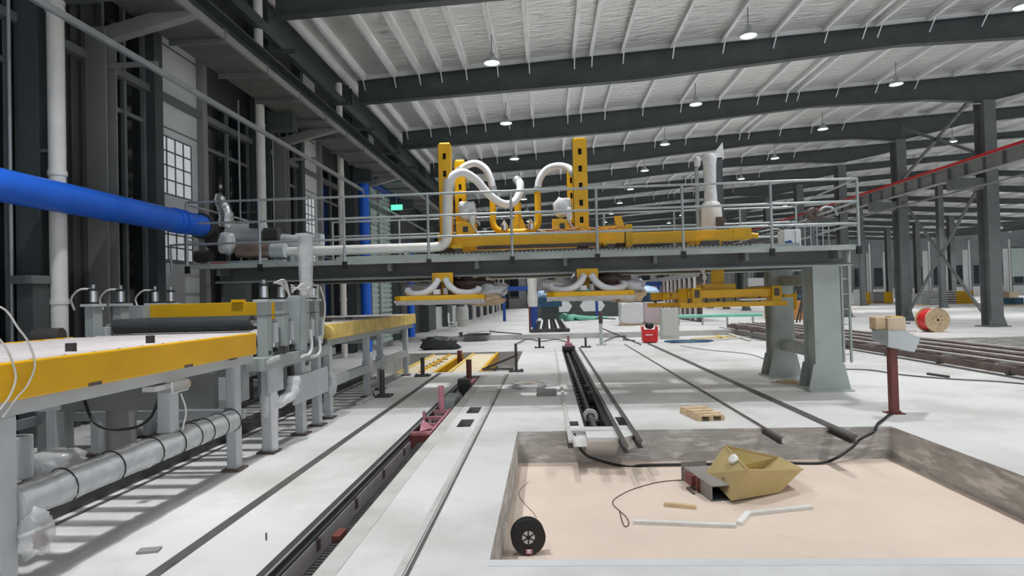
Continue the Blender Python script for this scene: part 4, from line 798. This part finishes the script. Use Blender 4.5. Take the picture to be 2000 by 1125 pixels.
# mustard hopper
h = empty('sheet_hopper', (1.9, 6.5, ZP), 'mustard sheet-metal hopper lying tipped on its side in the pit', 'hopper')
A = P(1415, 870, 6.75); B = P(1461, 918, 6.0); Cc = P(1428, 978, 6.05); D = P(1378, 925, 6.6)
E1 = P(1520, 893, 7.0); E2 = P(1568, 917, 6.45); F2 = P(1522, 962, 6.35); F1 = P(1470, 930, 6.95)
def plate(nm, a, b, c, d, th=.008):
    n = (b - a).cross(d - a).normalized() * th; return MB().add([a, b, c, d, a + n, b + n, c + n, d + n], [(3, 2, 1, 0), (4, 5, 6, 7), (0, 1, 5, 4), (1, 2, 6, 5), (2, 3, 7, 6), (3, 0, 4, 7)]).build(nm, 'hopper', h)
plate('end_plate', A, B, Cc, D); plate('side_plate', B, E2, F2, Cc); plate('far_plate', A, D, F1, E1); plate('bottom_plate', D, Cc, F2, F1); plate('end_plate', E1, F1, F2, E2)
for a, b in ((A, B), (B, E2), (E2, E1), (E1, A)): MB().bar(a, b, .014, .014).build('rim', 'hopper', h)
n = (B - A).cross(D - A).normalized(); n = n if n.y < 0 else -n
q = A * .42 + B * .48 + D * .05 + Cc * .05; f = MB().blob((0, 0, 0), (.085, .05, .022), .16, 3)
ux = (B - A).normalized(); uy = n.cross(ux); f.v = [q + n * .02 + ux * p_.x + uy * p_.y + n * p_.z for p_ in f.v]; f.build('white_foam_blob', 'foam', h)
# faint hand-written strokes on the end plate
wq = A * .12 + B * .22 + D * .38 + Cc * .28; ue = (B - A).normalized(); ve = (D - A).normalized(); mk = MB()
for (x0, y0, x1, y1) in ((0, 0, .02, .03), (.02, .03, .035, 0), (.008, .018, .03, .018), (.05, .03, .055, 0), (.055, 0, .07, .02), (.085, .0, .085, .028), (.085, .028, .105, .012), (.12, .02, .14, .02)):
    mk.bar(wq + ue * x0 + ve * y0 + n * .012, wq + ue * x1 + ve * y1 + n * .012, .004, .002, n)
mk.build('pencil_marks', 'brown', h)
r = empty('square_tube', (1.55, 6.5, ZP), 'grey rectangular steel box section with a maroon bracket beside the hopper', 'tube')
a = V((1.41, 6.82, ZP)); d = (V((1.53, 6.10, ZP)) - a).normalized(); s = V((-d.y, d.x, 0)); s = s if s.x > 0 else -s; L = .70; wd, ht, t = .26, .15, .012
o = lambda k, x, z: a + d * k + s * x + V((0, 0, z))
def slab(nm, k0, k1, x0, x1, z0, z1, m='green'): return MB().add([o(k0, x0, z0), o(k1, x0, z0), o(k1, x1, z0), o(k0, x1, z0), o(k0, x0, z1), o(k1, x0, z1), o(k1, x1, z1), o(k0, x1, z1)], [(0, 1, 2, 3), (7, 6, 5, 4), (0, 4, 5, 1), (1, 5, 6, 2), (2, 6, 7, 3), (3, 7, 4, 0)]).build(nm, m, r)
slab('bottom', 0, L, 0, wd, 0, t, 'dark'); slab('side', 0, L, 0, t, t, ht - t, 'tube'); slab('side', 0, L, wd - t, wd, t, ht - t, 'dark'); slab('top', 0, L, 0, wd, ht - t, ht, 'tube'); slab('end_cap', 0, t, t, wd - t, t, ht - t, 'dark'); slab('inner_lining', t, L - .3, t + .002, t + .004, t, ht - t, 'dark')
slab('maroon_bracket', .18, .36, -.06, 0, .05, .15, 'maroon'); slab('maroon_bracket', .40, .44, -.03, 0, .02, .15, 'maroon'); slab('tall_flange', -.01, .0, -.02, wd, 0, .2, 'tube')
def plank(a, b, w, hgt, m, name, label, cat, parts=None):
    r = empty(name, (a + b) / 2, label, cat); MB().bar(a + V((0, 0, hgt / 2)), b + V((0, 0, hgt / 2)), w, hgt).build('board', m, r, .002); return r
r = plank(G(1238, 1022, ZP), G(1437, 1030, ZP), .06, .03, 'board', 'white_board', 'long white board strip lying at the front of the pit', 'board')
r = plank(G(1462, 1006, ZP), G(1585, 993, ZP), .06, .03, 'board', 'white_board', 'white board strip pointing right, behind the long strip', 'board')
r = plank(G(1444, 1026, ZP), G(1462, 1005, ZP), .05, .032, 'foam', 'white_board', 'short crumbling white piece joining the two white strips', 'board')
r = plank(G(1297, 988, ZP), G(1360, 994, ZP), .05, .035, 'wood', 'wood_block', 'small tan wooden block near the box section in the pit', 'block')
r = plank(G(1342, 955, ZP), G(1356, 966, ZP), .02, .02, 'brown', 'steel_bit', 'tiny dark steel bit beside the maroon bracket in the pit', 'bit')
for pts, rad, m, lab, nm in (([(1340, 938), (1290, 942), (1240, 955), (1205, 972), (1197, 985), (1212, 1000), (1224, 1012), (1228, 1025), (1220, 1029), (1214, 1015), (1210, 998)], .005, 'brown', 'thin curled brown wire on the pit floor', 'thin_wire'), ([(1032, 942), (1018, 955), (1014, 968), (1025, 985), (1040, 1000), (1048, 1012)], .003, 'brown', 'fine wire trailing from the spool', 'thin_wire')):
    tag(MB().tube([q_ + V((0, 0, rad)) for q_ in curve([G(x, y, ZP) for x, y in pts], 5)], rad, 5).build(nm, m), lab, 'wire')
cp = curve([V((.28, 7.55, -.02)), PX(1135, 880, .30) if False else P(1140, 885, 7.45), P(1180, 902, 7.45), P(1230, 912, 7.40), V((1.1, 7.38, ZP + .02)), V((1.9, 7.4, ZP + .02)), V((2.6, 7.42, ZP + .02)), P(1610, 903, 7.4), P(1660, 877, 7.5), P(1680, 858, 7.53), V((3.78, 7.57, -.05)), V((3.86, 7.64, .02)), V((4.1, 7.95, .018)), V((4.25, 8.15, .018)), V((4.38, 8.3, .018))], 8)
tag(MB().tube(cp, .016, 8).build('black_cable', 'black'), 'thick black cable drooping along the far pit wall to the red post', 'cable')
# ------------------------------------------------------------------ red post with tray
r = empty('red_post', (4.46, 8.4, 0), 'maroon square post with a tilted grey tray on top', 'post')
MB().box(4.415, 4.505, 8.35, 8.45, .012, .90).build('post', 'maroon', r, .004); MB().box(4.36, 4.56, 8.3, 8.5, 0, .012).build('base_plate', 'maroon', r)
for x in (4.38, 4.54): MB().cyl((x, 8.4, .012), (x, 8.4, .03), .012, 8).build('bolt', 'maroon', r)
ta = [P(1705, 643, 8.55), P(1745, 640, 8.75), P(1800, 665, 8.7), P(1795, 688, 8.35), P(1735, 675, 8.25)]
MB().add([P(1703, 645, 8.5), P(1733, 678, 8.25), P(1786, 688, 8.3), P(1797, 664, 8.75), P(1745, 640, 8.8)] + [q_ + V((0, 0, .03)) for q_ in (P(1703, 645, 8.5), P(1733, 678, 8.25), P(1786, 688, 8.3), P(1797, 664, 8.75), P(1745, 640, 8.8))],
         [(4, 3, 2, 1, 0), (5, 6, 7, 8, 9)] + [(i, (i + 1) % 5, 5 + (i + 1) % 5, 5 + i) for i in range(5)]).build('tray', 'green', r)
MB().add([P(1735, 645, 8.24), P(1735, 677, 8.24), P(1786, 688, 8.29), P(1797, 665, 8.3)] + [q_ + V((0, .012, 0)) for q_ in (P(1735, 645, 8.24), P(1735, 677, 8.24), P(1786, 688, 8.29), P(1797, 665, 8.3))], [(3, 2, 1, 0), (4, 5, 6, 7), (0, 1, 5, 4), (1, 2, 6, 5), (2, 3, 7, 6), (3, 0, 4, 7)]).build('tray_side', 'greylight', r)
MB().add([P(1703, 645, 8.48), P(1705, 665, 8.45), P(1735, 677, 8.24), P(1735, 645, 8.24)] + [q_ + V((0, .012, 0)) for q_ in (P(1703, 645, 8.48), P(1705, 665, 8.45), P(1735, 677, 8.24), P(1735, 645, 8.24))], [(0, 1, 2, 3), (7, 6, 5, 4), (0, 4, 5, 1), (1, 5, 6, 2), (2, 6, 7, 3), (3, 7, 4, 0)]).build('tray_side', 'green', r)
r = empty('cardboard_box', P(1735, 640, 8.5), 'tan cardboard package resting on the grey tray of the red post', 'box')
q = P(1743, 645, 8.5); MB().box(q.x - .12, q.x + .11, 8.38, 8.6, q.z, q.z + .17).build('box', 'card', r, .01); MB().box(q.x - .25, q.x - .10, 8.42, 8.6, q.z + .01, q.z + .185).build('pink_packet', 'wood', r, .02); MB().box(q.x - .06, q.x + .09, 8.4, 8.56, q.z + .17, q.z + .185).build('paper_pad', 'yellowpale', r)
# ------------------------------------------------------------------ pallet
r = empty('pallet', (2.08, 8.55, 0), 'small tan wooden pallet on the floor between the thin rails', 'pallet')
pa = [G(1372, 824), G(1414, 822), G(1386, 797), G(1328, 797)]
o0 = G(1366, 823); e1 = (G(1414, 821) - o0); e2 = (G(1327, 808) - o0) * 1.0; e2 = G(1330, 806) - o0
e1.z = e2.z = 0; z3 = V((0, 0, 1))
def pbar(nm, a, b, wdt, z0, z1, m='wood'): MB().bar(a + z3 * (z0 + z1) / 2, b + z3 * (z0 + z1) / 2, wdt, z1 - z0).build(nm, m, r)
for k in range(3): pbar('bearer', o0 + e1 * (.04 + .46 * k), o0 + e1 * (.04 + .46 * k) + e2, .05, .0, .06)
for k in range(7): pbar('deck_board', o0 + e2 * (.04 + .153 * k) - e1 * .02, o0 + e2 * (.04 + .153 * k) + e1 * (1.0 - .06 * (k % 3 == 0)), e2.length * .135, .06, .08 + .008 * (k % 2))
# ------------------------------------------------------------------ floor posts (jacks)
def jack(x, y, h_, label, m='steel', rad=.045, arm=False):
    r = empty('floor_jack', (x, y, 0), label, 'jack')
    MB().box(x - .16, x + .16, y - .14, y + .14, 0, .03).build('base_plate', m, r); MB().cyl((x, y, .03), (x, y, h_), rad, 12).build('post', m, r)
    for sx in (-1, 1):
        MB().cyl((x + sx * .12, y - .1, .03), (x + sx * .12, y - .1, .07), .018, 8).build('bolt', m, r)
    return r
jack(-2.72, 13.4, .40, 'dark steel jack post standing behind the far table legs'); jack(-2.86, 10.6, .46, 'dark steel jack post beside the far table, nearer one')
jack(-.72, 13.9, .62, 'tall thin dark jack with a slanting rod at the rear pit', rad=.03)
tag(MB().bar((-.75, 15.2, .25), (-1.5, 14.6, .0), .04).build('slanting_rod', 'steel'), 'dark rod slanting into the rear pit', 'rod'); tag(MB().bar((-.8, 14.0, .05), (-1.5, 14.05, .05), .04).build('cross_rod', 'steel'), 'dark rod lying across the rear pit edge', 'rod')
jack(-.28, 20.3, .32, 'dark jack post left of the narrow slot\'s far end', rad=.04); jack(1.2, 20.1, .32, 'dark jack post right of the narrow slot\'s far end', rad=.035)
r = jack(1.76, 20.85, .95, 'tall grey jack post with a brown top and a cross handle', 'greylight', .06); MB().cyl((1.76, 20.85, .95), (1.76, 20.85, 1.1), .075, 12).build('brown_head', 'brown', r); MB().cyl((1.6, 20.85, .9), (2.25, 20.85, .86), .02, 8).build('handle', 'steel', r); MB().cyl((1.76, 20.85, .72), (1.76, 20.85, .95), .066, 12).build('dark_band', 'steel', r)
tag(MB().bar((1.8, 21.2, .55), (3.0, 20.4, .02), .03).build('prop_rod', 'steel'), 'thin rod leaning from the tall grey jack', 'rod')
# ------------------------------------------------------------------ rear pit frames
def pan(name, x0, x1, y0, y1, label):
    r = empty(name, ((x0 + x1) / 2, (y0 + y1) / 2, -.3), label, 'frame')
    MB().box(x0 + .08, x1 - .08, y0, y1, -.06, -.03).build('deck', 'cream', r)
    for x in (x0, x1 - .08): MB().box(x, x + .08, y0, y1, -.3, .0).build('side_beam', 'yellowpale' if x == x0 else 'yellow', r)
    for k in range(4): MB().box(x0, x1, y0 + (y1 - y0) * k / 3.2, y0 + (y1 - y0) * k / 3.2 + .06, -.32, -.26).build('cross_beam', 'yellow2', r)
    for x in (x0 + .1, x1 - .1):
        for y in (y0 + .2, y1 - .2): MB().box(x - .04, x + .04, y - .04, y + .04, -.42, -.3).build('leg', 'brown', r)
    return r
pn = pan('pit_frame', -3.5, -2.55, 14.1, 18.8, 'pale yellow conveyor frame lying in the left of the rear pit')
for i, y in enumerate((15.6, 16.1, 16.6, 17.3)): MB().box(-3.1, -2.8, y, y + .06, -.03, -.01).build('strap', 'steel', pn)
MB().box(-2.98, -2.92, 14.2, 18.7, -.03, .01).build('middle_rail', 'yellow', pn)
pan('pit_frame', -2.3, -1.5, 14.1, 18.9, 'yellow-edged conveyor frame with sandy deck in the middle of the rear pit')
tag(MB().cyl((-2.45, 17.2, -.42), (-2.45, 17.2, .22), .07, 12).build('bollard', 'maroon'), 'dark maroon stub post between the two yellow frames', 'post')
# ------------------------------------------------------------------ clutter in and beyond the cross channel
tag(MB().blob((-3.6, 20.6, .18), (.55, .26, .24), .3, 4, 20, 12).build('black_tarp', 'tarpk'), 'crumpled black tarp heap before the cross channel', 'tarp')
q = G(930, 657); r = empty('scrap_pile', (q.x, q.y, 0), 'flat scrap sheets and a bar beyond the channel, left of the steel grate', 'scrap')
MB().box(q.x - .6, q.x + .5, q.y, q.y + 1.6, .02, .05).build('sheet', 'steel', r); MB().bar((q.x - .3, q.y + 1.2, .12), (q.x + .6, q.y + .9, .2), .9, .03).build('sheet', 'plate', r); MB().bar((q.x + .5, q.y + 1, .15), (q.x + 2.0, q.y + .4, .03), .05).build('bar', 'brown', r); MB().box(q.x - .75, q.x - .6, q.y - .05, q.y + .1, 0, .2).build('block', 'steel', r)
# steel grate
r = empty('steel_grate', (.1, 34, 0), 'flat stack of dark steel grating frames on the far floor under the gantry', 'grate')
for k in range(5): x = -.75 + k * .42; MB().box(x - .045, x + .045, 29.2, 41, .12, .2).build('long_bar', 'white' if k in (1, 2, 3) else 'plate', r)
for k in range(12): MB().box(-.8, .98, 29.3 + k, 29.42 + k, .04, .12).build('cross_bar', 'steel', r)
MB().box(-.85, 1.03, 29.15, 29.3, .02, .16).build('front_beam', 'steel', r)
for k in range(5): MB().box(-.8, .98, 29.6 + k * 2.7, 29.7 + k * 2.7, .0, .04).build('skid', 'steel', r)
for k in range(9): MB().box(-.68 + k * .19, -.64 + k * .19, 29.3, 41, .06, .12).build('thin_bar', 'steel', r)
tag(MB().tube(curve([G(x, y) + V((0, 0, .2)) for x, y in ((1098, 627), (1104, 624), (1112, 627), (1122, 625), (1130, 626), (1145, 627), (1165, 627), (1185, 626))], 5), [.3 - .006 * i for i in range(36)], 8).build('green_net', 'tarpg'), 'pale green netting heaped on the far floor right of the grate', 'net')
# red welder, cabinet, bales
r = empty('red_welder', (3.95, 24.6, -.23), 'red portable welding machine in the cross channel', 'welder')
MB().box(3.68, 4.24, 24.4, 24.9, -.2, .22).build('body', 'red', r, .03); MB().box(3.72, 4.2, 24.42, 24.85, .22, .27).build('lid', 'red', r)
for x in (3.66, 4.2): MB().box(x, x + .06, 24.45, 24.85, .2, .4).build('side_handle', 'red', r)
MB().blob((3.95, 24.6, .42), (.16, .14, .12), .1, 5).build('black_bag', 'black', r); MB().box(3.76, 4.04, 24.385, 24.4, .06, .10).build('white_lettering', 'white', r)
for x in (3.78, 4.12): MB().box(x, x + .06, 24.45, 24.85, -.23, -.2).build('foot', 'black', r)
r = empty('grey_cabinet', (5.1, 26.6, -.23), 'pale grey upright control cabinet behind the red welder', 'cabinet')
MB().box(4.75, 5.45, 26.3, 26.9, -.23, 1.05).build('body', 'cabinet', r, .015)
for x in (4.85, 5.2): MB().cyl((x, 26.4, 1.05), (x, 26.4, 1.17), .025, 8).build('lifting_eye', 'brown', r)
MB().box(4.78, 5.42, 26.285, 26.3, -.1, 1.0).build('door', 'cabinet', r, .005)
cpile = MB()
for i in range(5): cpile.tube([G(1345, 672, -.23) + V((math.cos(t * .5 + i) * (.5 + .1 * i), math.sin(t * .5 + i) * (.35 + .06 * i), .03 + .02 * i)) for t in range(14)], .02, 5)
tag(cpile.build('cable_coil', 'tarpb'), 'dark coiled cables beside the red welder', 'cable')
for n, (pp, lab) in enumerate(((((1180, 668), (1200, 660), (1222, 658), (1218, 664), (1240, 667)), 'grey hose looped left of the red welder'), (((1010, 672), (1030, 664), (1060, 668), (1085, 664), (1110, 670)), 'thin dark rods and cable in the channel behind the left jack'))):
    tag(MB().tube([q_ + V((0, 0, .03)) for q_ in curve([G(x, y, -.2) for x, y in pp], 5)], .025, 5).build('loose_hose', 'steel'), lab, 'hose')
tag(MB().tube([q_ + V((0, 0, .012)) for q_ in curve([G(x, y) for x, y in ((1330, 676), (1380, 684), (1460, 692), (1500, 705))], 6)], .014, 5).build('grey_cable', 'rail'), 'thin grey cable running from the welder toward the gantry leg', 'cable')
tag(MB().tube([q_ + V((0, 0, .012)) for q_ in curve([G(x, y) for x, y in ((1648, 722), (1700, 724), (1760, 733), (1850, 741), (1940, 746), (2010, 752))], 6)], .014, 5).build('grey_cable', 'railtop'), 'thin grey cable crossing the floor right of the gantry leg', 'cable')
a, b = G(1812, 732), G(1853, 738); tag(MB().bar(a + V((0, 0, .02)), b + V((0, 0, .02)), .05, .04).build('steel_offcut', 'steel'), 'short dark steel offcut on the floor before the brown roller track', 'offcut')
a, b = G(1525, 745), G(1580, 750); tag(MB().bar(a + V((0, 0, .012)), b + V((0, 0, .012)), .3, .025).build('plywood_scrap', 'wood'), 'thin plywood scrap between the two gantry legs', 'board')
a = G(290, 1079); tag(MB().bar(a + V((-.07, 0, .008)), a + V((.06, .03, .008)), .075, .016).build('steel_plate', 'column'), 'small grey steel plate on the floor left of the dark flat rail', 'plate')
a = G(520, 1055); tag(MB().cyl(a, a + V((0, 0, .05)), .006, 6).build('rebar_stub', 'steel'), 'thin stub of rebar poking up between slot and rail', 'rod')
for n, (x, lab) in enumerate(((4.55, 'bale wrapped in plastic, left one behind the red welder'), (5.75, 'bale wrapped in plastic with pinkish contents, right one'))):
    r = empty('wrapped_bale', (x, 34.4, 0), lab, 'bale'); MB().box(x - .55, x + .55, 33.9, 35, .1, 1.15).build('stack', 'card' if n == 0 else 'pink', r); wp = MB().blob((x, 34.42, .68), (.57, .60, .56), .02, n + 2, 32, 20, 6); wp.v = [V((x + max(-.6, min(.6, (q_.x - x) * 1.5)), 34.42 + max(-.62, min(.62, (q_.y - 34.42) * 1.5)), .66 + max(-.56, min(.56, (q_.z - .68) * 1.4)))) + V((noise.noise(q_ * 5), noise.noise(q_ * 5 + V((9, 0, 0))), noise.noise(q_ * 5 + V((0, 9, 0))))) * .05 for q_ in wp.v]; wp.build('plastic_wrap', 'filmw' if n == 0 else 'film', r); MB().box(x - .6, x + .6, 33.85, 35, 0, .1).build('pallet', 'wood', r)
r = empty('covered_machine', (5.6, 36.5, 0), 'machine under a light blue dome cover with dark blue skirt', 'machine')
MB().lathe((5.6, 36.5, 1.3), (0, 0, 1), [(.85, 0), (.9, .35), (.85, .5)], 20).build('skirt', 'tarpb', r); MB().lathe((5.6, 36.5, 1.8), (0, 0, 1), [(.92, -.06), (.9, .05), (.7, .25), (.3, .36), (.02, .38)], 20).build('dome', 'tarpl', r); MB().box(4.9, 6.3, 36, 37, 0, 1.32).build('base', 'darkgrey', r)
r = empty('covered_machine', (.15, 40, 0), 'pale blue covered machine hopper behind the dark centre pole', 'machine'); MB().box(-.6, 1.0, 42, 44, 1.0, 1.55).build('skirt', 'tarpb', r); MB().blob((.2, 43, 1.75), (.9, .9, .4), .1, 6).build('cover', 'tarpl', r); MB().box(-.4, .8, 42.3, 43.5, 0, 1.0).build('base', 'dark', r)
r = empty('machine_pole', (-.7, 30.5, 0), 'grey plastic-wrapped pole with dark blue lower half behind the gantry', 'pole'); MB().tube([(-.7, 30.5, z) for z in (1.2, 1.6, 2.0, 2.4, 2.9)], [.24, .26, .22, .25, .22], 10).build('plastic_wrap', 'pvc', r); MB().box(-.85, -.55, 30.4, 30.7, 0, 1.3).build('post', 'bluef', r); MB().box(-.9, -.8, 30.35, 30.5, 0, 1.3).build('red_post', 'maroon', r)
# black machine with white oval windows, far centre
r = empty('dark_machine', (3, 50, 0), 'long dark navy machine with white rounded openings, far behind the gantry', 'machine')
MB().box(-1.1, 8.2, 50, 54, .0, 1.6).build('body', 'dark', r)
for x in (.0, 2.6): MB().prism([(x, 49.97, .9), (x + .3, 49.97, .45), (x + 1.7, 49.97, .45), (x + 2.0, 49.97, .9), (x + 1.7, 49.97, 1.3), (x + .3, 49.97, 1.3)], (0, .05, 0)).build('white_opening', 'white', r)
# blue steel frame far
r = empty('steel_portal', (-2.5, 45, 0), 'blue steel portal frame far behind the left gripper', 'frame')
MB().box(-4.6, -.8, 45, 45.2, 2.2, 2.5).build('beam', 'bluef', r); MB().box(-4.6, -.8, 48, 48.2, 2.2, 2.5).build('beam', 'bluef', r)
for x in (-3.2, -.9): MB().box(x, x + .2, 45, 45.2, 0, 2.2).build('post', 'bluef', r)
r = empty('steel_portal', (5, 47, 0), 'blue steel portal frame far behind the middle gripper', 'frame'); MB().box(3.5, 8.5, 46.8, 47, 2.3, 2.6).build('beam', 'bluef', r)
for x in (3.6, 8.2): MB().box(x, x + .2, 46.8, 47, 0, 2.3).build('post', 'bluef', r)
# posts row at far left
for i in range(6):
    r = empty('striped_post', (-5.4 + i * .25, 46 + i * 3, 0), 'slim pale post of the row at the far end of the left wall', 'post', 'pale posts at the far left wall'); MB().box(-5.5 + i * .25, -5.4 + i * .25, 46 + i * 3, 46.15 + i * 3, 0, 4.5).build('post', 'pvc', r)
r = empty('water_drum', (-5.2, 38, 0), 'pale barrel beside the far left wall', 'barrel'); MB().lathe((-5.2, 38, 0), (0, 0, 1), [(.02, 0), (.38, 0), (.4, .4), (.42, .45), (.4, .5), (.4, 1.1), (.36, 1.2), (.02, 1.2)], 18).build('body', 'cabinet', r)
r = empty('white_chair', (-5.0, 33, 0), 'white plastic chair by the far left wall', 'chair'); MB().box(-5.25, -4.8, 32.8, 33.25, .42, .46).build('seat', 'white', r); MB().box(-5.27, -5.23, 32.8, 33.25, .46, .95).build('backrest', 'white', r)
for x in (-5.22, -4.84):
    for y in (32.84, 33.2): MB().cyl((x, y, 0), (x, y, .42), .02, 6).build('leg', 'white', r)
# ------------------------------------------------------------------ kiln-like wall of dark racks at right centre
r = empty('rack_row', (9, 60, 0), 'long dark brown rack row with pale uprights running into the distance', 'rack')
MB().box(8.6, 8.7, 36, 90, .0, .45).build('plinth', 'brown', r); MB().box(8.6, 8.7, 36, 90, 2.6, 2.9).build('top_beam', 'column', r)
for i in range(40): MB().box(8.5, 8.6, 36.5 + i * 1.35, 36.75 + i * 1.35, .1, 2.6).build('upright', 'plate' if i % 3 else 'pvc', r)
MB().box(8.75, 8.8, 36, 90, 0, 2.6).build('backing', 'brown', r)
r = empty('green_pipe', (7, 34, .25), 'long green pipe lying on low stands before the rack row', 'pipe'); MB().cyl((6.6, 33.5, .45), (10.6, 31.5, .5), .09, 10).build('pipe', 'tarpg', r)
for k in range(4): q = V((6.9 + k * 1.1, 33.35 - k * .55, 0)); MB().box(q.x - .04, q.x + .04, q.y - .04, q.y + .04, 0, .42).build('stand', 'rail', r)
r = empty('timber_strips', G(1400, 658), 'pale strips scattered across the cross channel', 'strips')
for k, (x0, y0, x1, y1) in enumerate(((1350, 662, 1440, 656), (1375, 665, 1470, 657), (1400, 655, 1420, 661), (1425, 652, 1465, 664))): a, b = G(x0, y0, -.18), G(x1, y1, -.18); MB().bar(a, b, .12, .04).build('strip', 'yellowpale' if k % 2 == 0 else 'pvc', r)
# tripod and orange crate behind the leg
r = empty('tripod_stand', (13.1, 32.8, 0), 'dark tripod stand before an orange crate, between the gantry legs', 'stand'); q = V((13.1, 32.8, 1.35))
for d in ((-.45, -.2), (.45, -.2), (.0, .5)): MB().bar(q, (13.1 + d[0], 32.8 + d[1], 0), .06).build('leg', 'steel', r)
MB().cyl(q, (13.1, 32.8, 2.0), .09, 10).build('post', 'steel', r); MB().box(12.7, 13.5, 32.7, 32.9, 1.3, 1.42).build('cross_arm', 'tarpb', r)
r = empty('orange_crate', (14.0, 36, 0), 'orange crate behind the tripod stand', 'crate'); MB().box(12.9, 15.2, 36, 38, .0, 1.05).build('body', 'orange', r, .02); MB().box(12.95, 15.15, 35.97, 36, .1, .95).build('front_board', 'orange', r)
r = empty('back_frame', (15, 40, 0), 'dark valve frame above the orange crate', 'frame'); MB().box(12.5, 15.5, 39.5, 39.7, 2.0, 2.5).build('beam', 'greylight', r); MB().box(14, 14.4, 39.4, 39.8, 0, 3.4).build('post', 'pvc', r); MB().lathe((14.2, 39.3, 2.9), (0, 0, 1), [(.5, 0), (.55, .05), (.55, .1), (.5, .15)], 14).build('wheel', 'steel', r)
# ------------------------------------------------------------------ brown roller track on the right
r = empty('roller_track', (9.5, 18, 0), 'long low brown steel roller track on wheels, right of the gantry leg', 'track')
for x in (8.2, 9.0, 9.8, 10.6): MB().box(x - .05, x + .05, 5.5, 29, .05, .18).build('long_beam', 'brown', r)
for k in range(45): MB().box(8.15, 10.65, 5.6 + k * .52, 5.68 + k * .52, .18, .22).build('cross_bar', 'brown' if k % 3 else 'column', r)
for k in range(11):
    for x in (8.2, 10.6): MB().cyl((x - .07, 7.6 + k * 2, .075), (x + .07, 7.6 + k * 2, .075), .055, 14).build('wheel', 'steel', r)
for x in (8.1, 10.7): MB().box(x - .03, x + .03, 5, 30, 0, .025).build('ground_rail', 'railtop', r)
for k in range(7): MB().cyl((8.35 + k * .33, 5.5, .24), (8.35 + k * .33, 29, .24), .022, 8).build('long_tube', 'brown' if k % 2 else 'plate', r)
# cable drum
r = empty('cable_drum', (14.3, 24.2, 0), 'wooden cable drum wound with red cable, lying upright on the floor', 'drum')
dc = V((14.05, 23.7, .44)); da = V((.06, -1, 0)).normalized()
for t in (-.32, .26): MB().lathe(dc, da, [(.01, t), (.44, t), (.44, t + .06), (.01, t + .06)], 32).build('flange', 'wood', r)
MB().lathe(dc, da, [(.36, -.26), (.39, -.24), (.39, .24), (.36, .26)], 28).build('red_cable', 'red', r); MB().lathe(dc, da, [(.0, .321), (.045, .321), (.045, .326), (.0, .326)], 14).build('spindle_hole', 'black', r)
u = V((0, 0, 1)); v_ = da.cross(u)
for k in range(6): d_ = u * math.cos(k * 1.05 + .4) + v_ * math.sin(k * 1.05 + .4); q = dc + da * .32 + d_ * (.14 + .03 * (k % 2)); MB().lathe(q, da, [(.0, .001), (.02, .001), (.02, .006), (.0, .006)], 8).build('bolt_hole', 'brown', r)
r = empty('drum_chock', (13.4, 24.0, 0), 'small steel chock frame left of the cable drum', 'chock'); MB().box(12.9, 13.6, 23.9, 24.0, .0, .06).build('rail', 'plate', r); MB().box(13.1, 13.2, 23.9, 24.0, .06, .3).build('upright', 'plate', r); MB().box(12.8, 13.4, 23.9, 24.0, .3, .34).build('top', 'steel', r)
# far right stacks
def far(px0, px1, py, hpx, m, name, label, cat, Y0, dep=2.0, extra=None):
    a = G(px0, py); r = empty(name, P(( px0 + px1) / 2, py, Y0) * 1, label, cat)
    x0, x1 = P(px0, py, Y0).x, P(px1, py, Y0).x; h_ = hpx * Y0 / F; r.location.z = 0
    MB().box(x0, x1, Y0, Y0 + dep, 0.1, h_).build('load', m, r, .02); MB().box(x0, x1, Y0, Y0 + dep, 0, .1).build('skid', 'wood', r)
    if extra: MB().box(x0 + (x1 - x0) * .55, x1 + .02, Y0 - .03, Y0 + dep, .1, h_ + .02).build('yellow_cover', extra, r)
    return r
far(1668, 1700, 591, 24, 'panel', 'panel_stack', 'pale block with yellow cover on the far right floor, left one', 'stack', 66, 2, 'yellow2'); far(1706, 1743, 589, 22, 'column', 'panel_stack', 'grey block with yellow cover on the far right floor, right one', 'stack', 70, 2, 'yellow2')
r = empty('sheet_stack', (0, 0, 0), 'stack of grey metal sheets in layers on the far right floor', 'stack'); x0, x1 = P(1818, 590, 62).x, P(1868, 590, 62).x; r.location = ((x0 + x1) / 2, 62, 0)
for k in range(6): MB().box(x0 + .1 * (k % 2), x1, 62, 64, .05 + k * .22, .18 + k * .22).build('sheet_bundle', 'panel', r)
for k in range(6): MB().box(x0 + 1, x0 + 1.1, 62.1, 63.9, k * .22 if k else 0, .05 + k * .22).build('batten', 'wood', r)
MB().box(x1, x1 + 1.6, 62, 64, 0, 1.2).build('yellow_cover', 'yellow2', r)
far(1800, 1818, 590, 22, 'rail', 'sheet_stack', 'low pile of pale profiles left of the sheet stack', 'stack', 60)
far(1955, 1985, 593, 12, 'brown', 'box_pile', 'low brown crate among cartons at the far right edge', 'crate', 56); far(1972, 1990, 592, 22, 'card', 'carton', 'tan carton at the far right edge', 'carton', 58); far(1952, 1966, 592, 24, 'card', 'carton', 'tan carton leaning beside the brown crate', 'carton', 61); far(1983, 2000, 595, 14, 'tarpb', 'box_pile', 'dark blue bundle at the right edge of the far floor', 'bundle', 52.5)
# plastic scraps by the square hole
q = G(1030, 755); r = empty('plastic_scrap', (q.x, q.y, 0), 'crumpled clear plastic scrap with a yellow bit beside the square hole', 'scrap'); MB().blob((q.x, q.y, .03), (.3, .35, .04), .35, 3, 18, 8, 4).build('sheet', 'film', r); MB().box(q.x - .02, q.x + .12, q.y, q.y + .05, .05, .075).build('yellow_bit', 'yellow', r)
a, b = G(700, 790), G(740, 770); tag(MB().bar(a + V((0, 0, .02)), b + V((0, 0, .02)), .1, .03).build('flat_bar', 'plate'), 'flat grey bar beside the dark rail near the far table', 'bar')
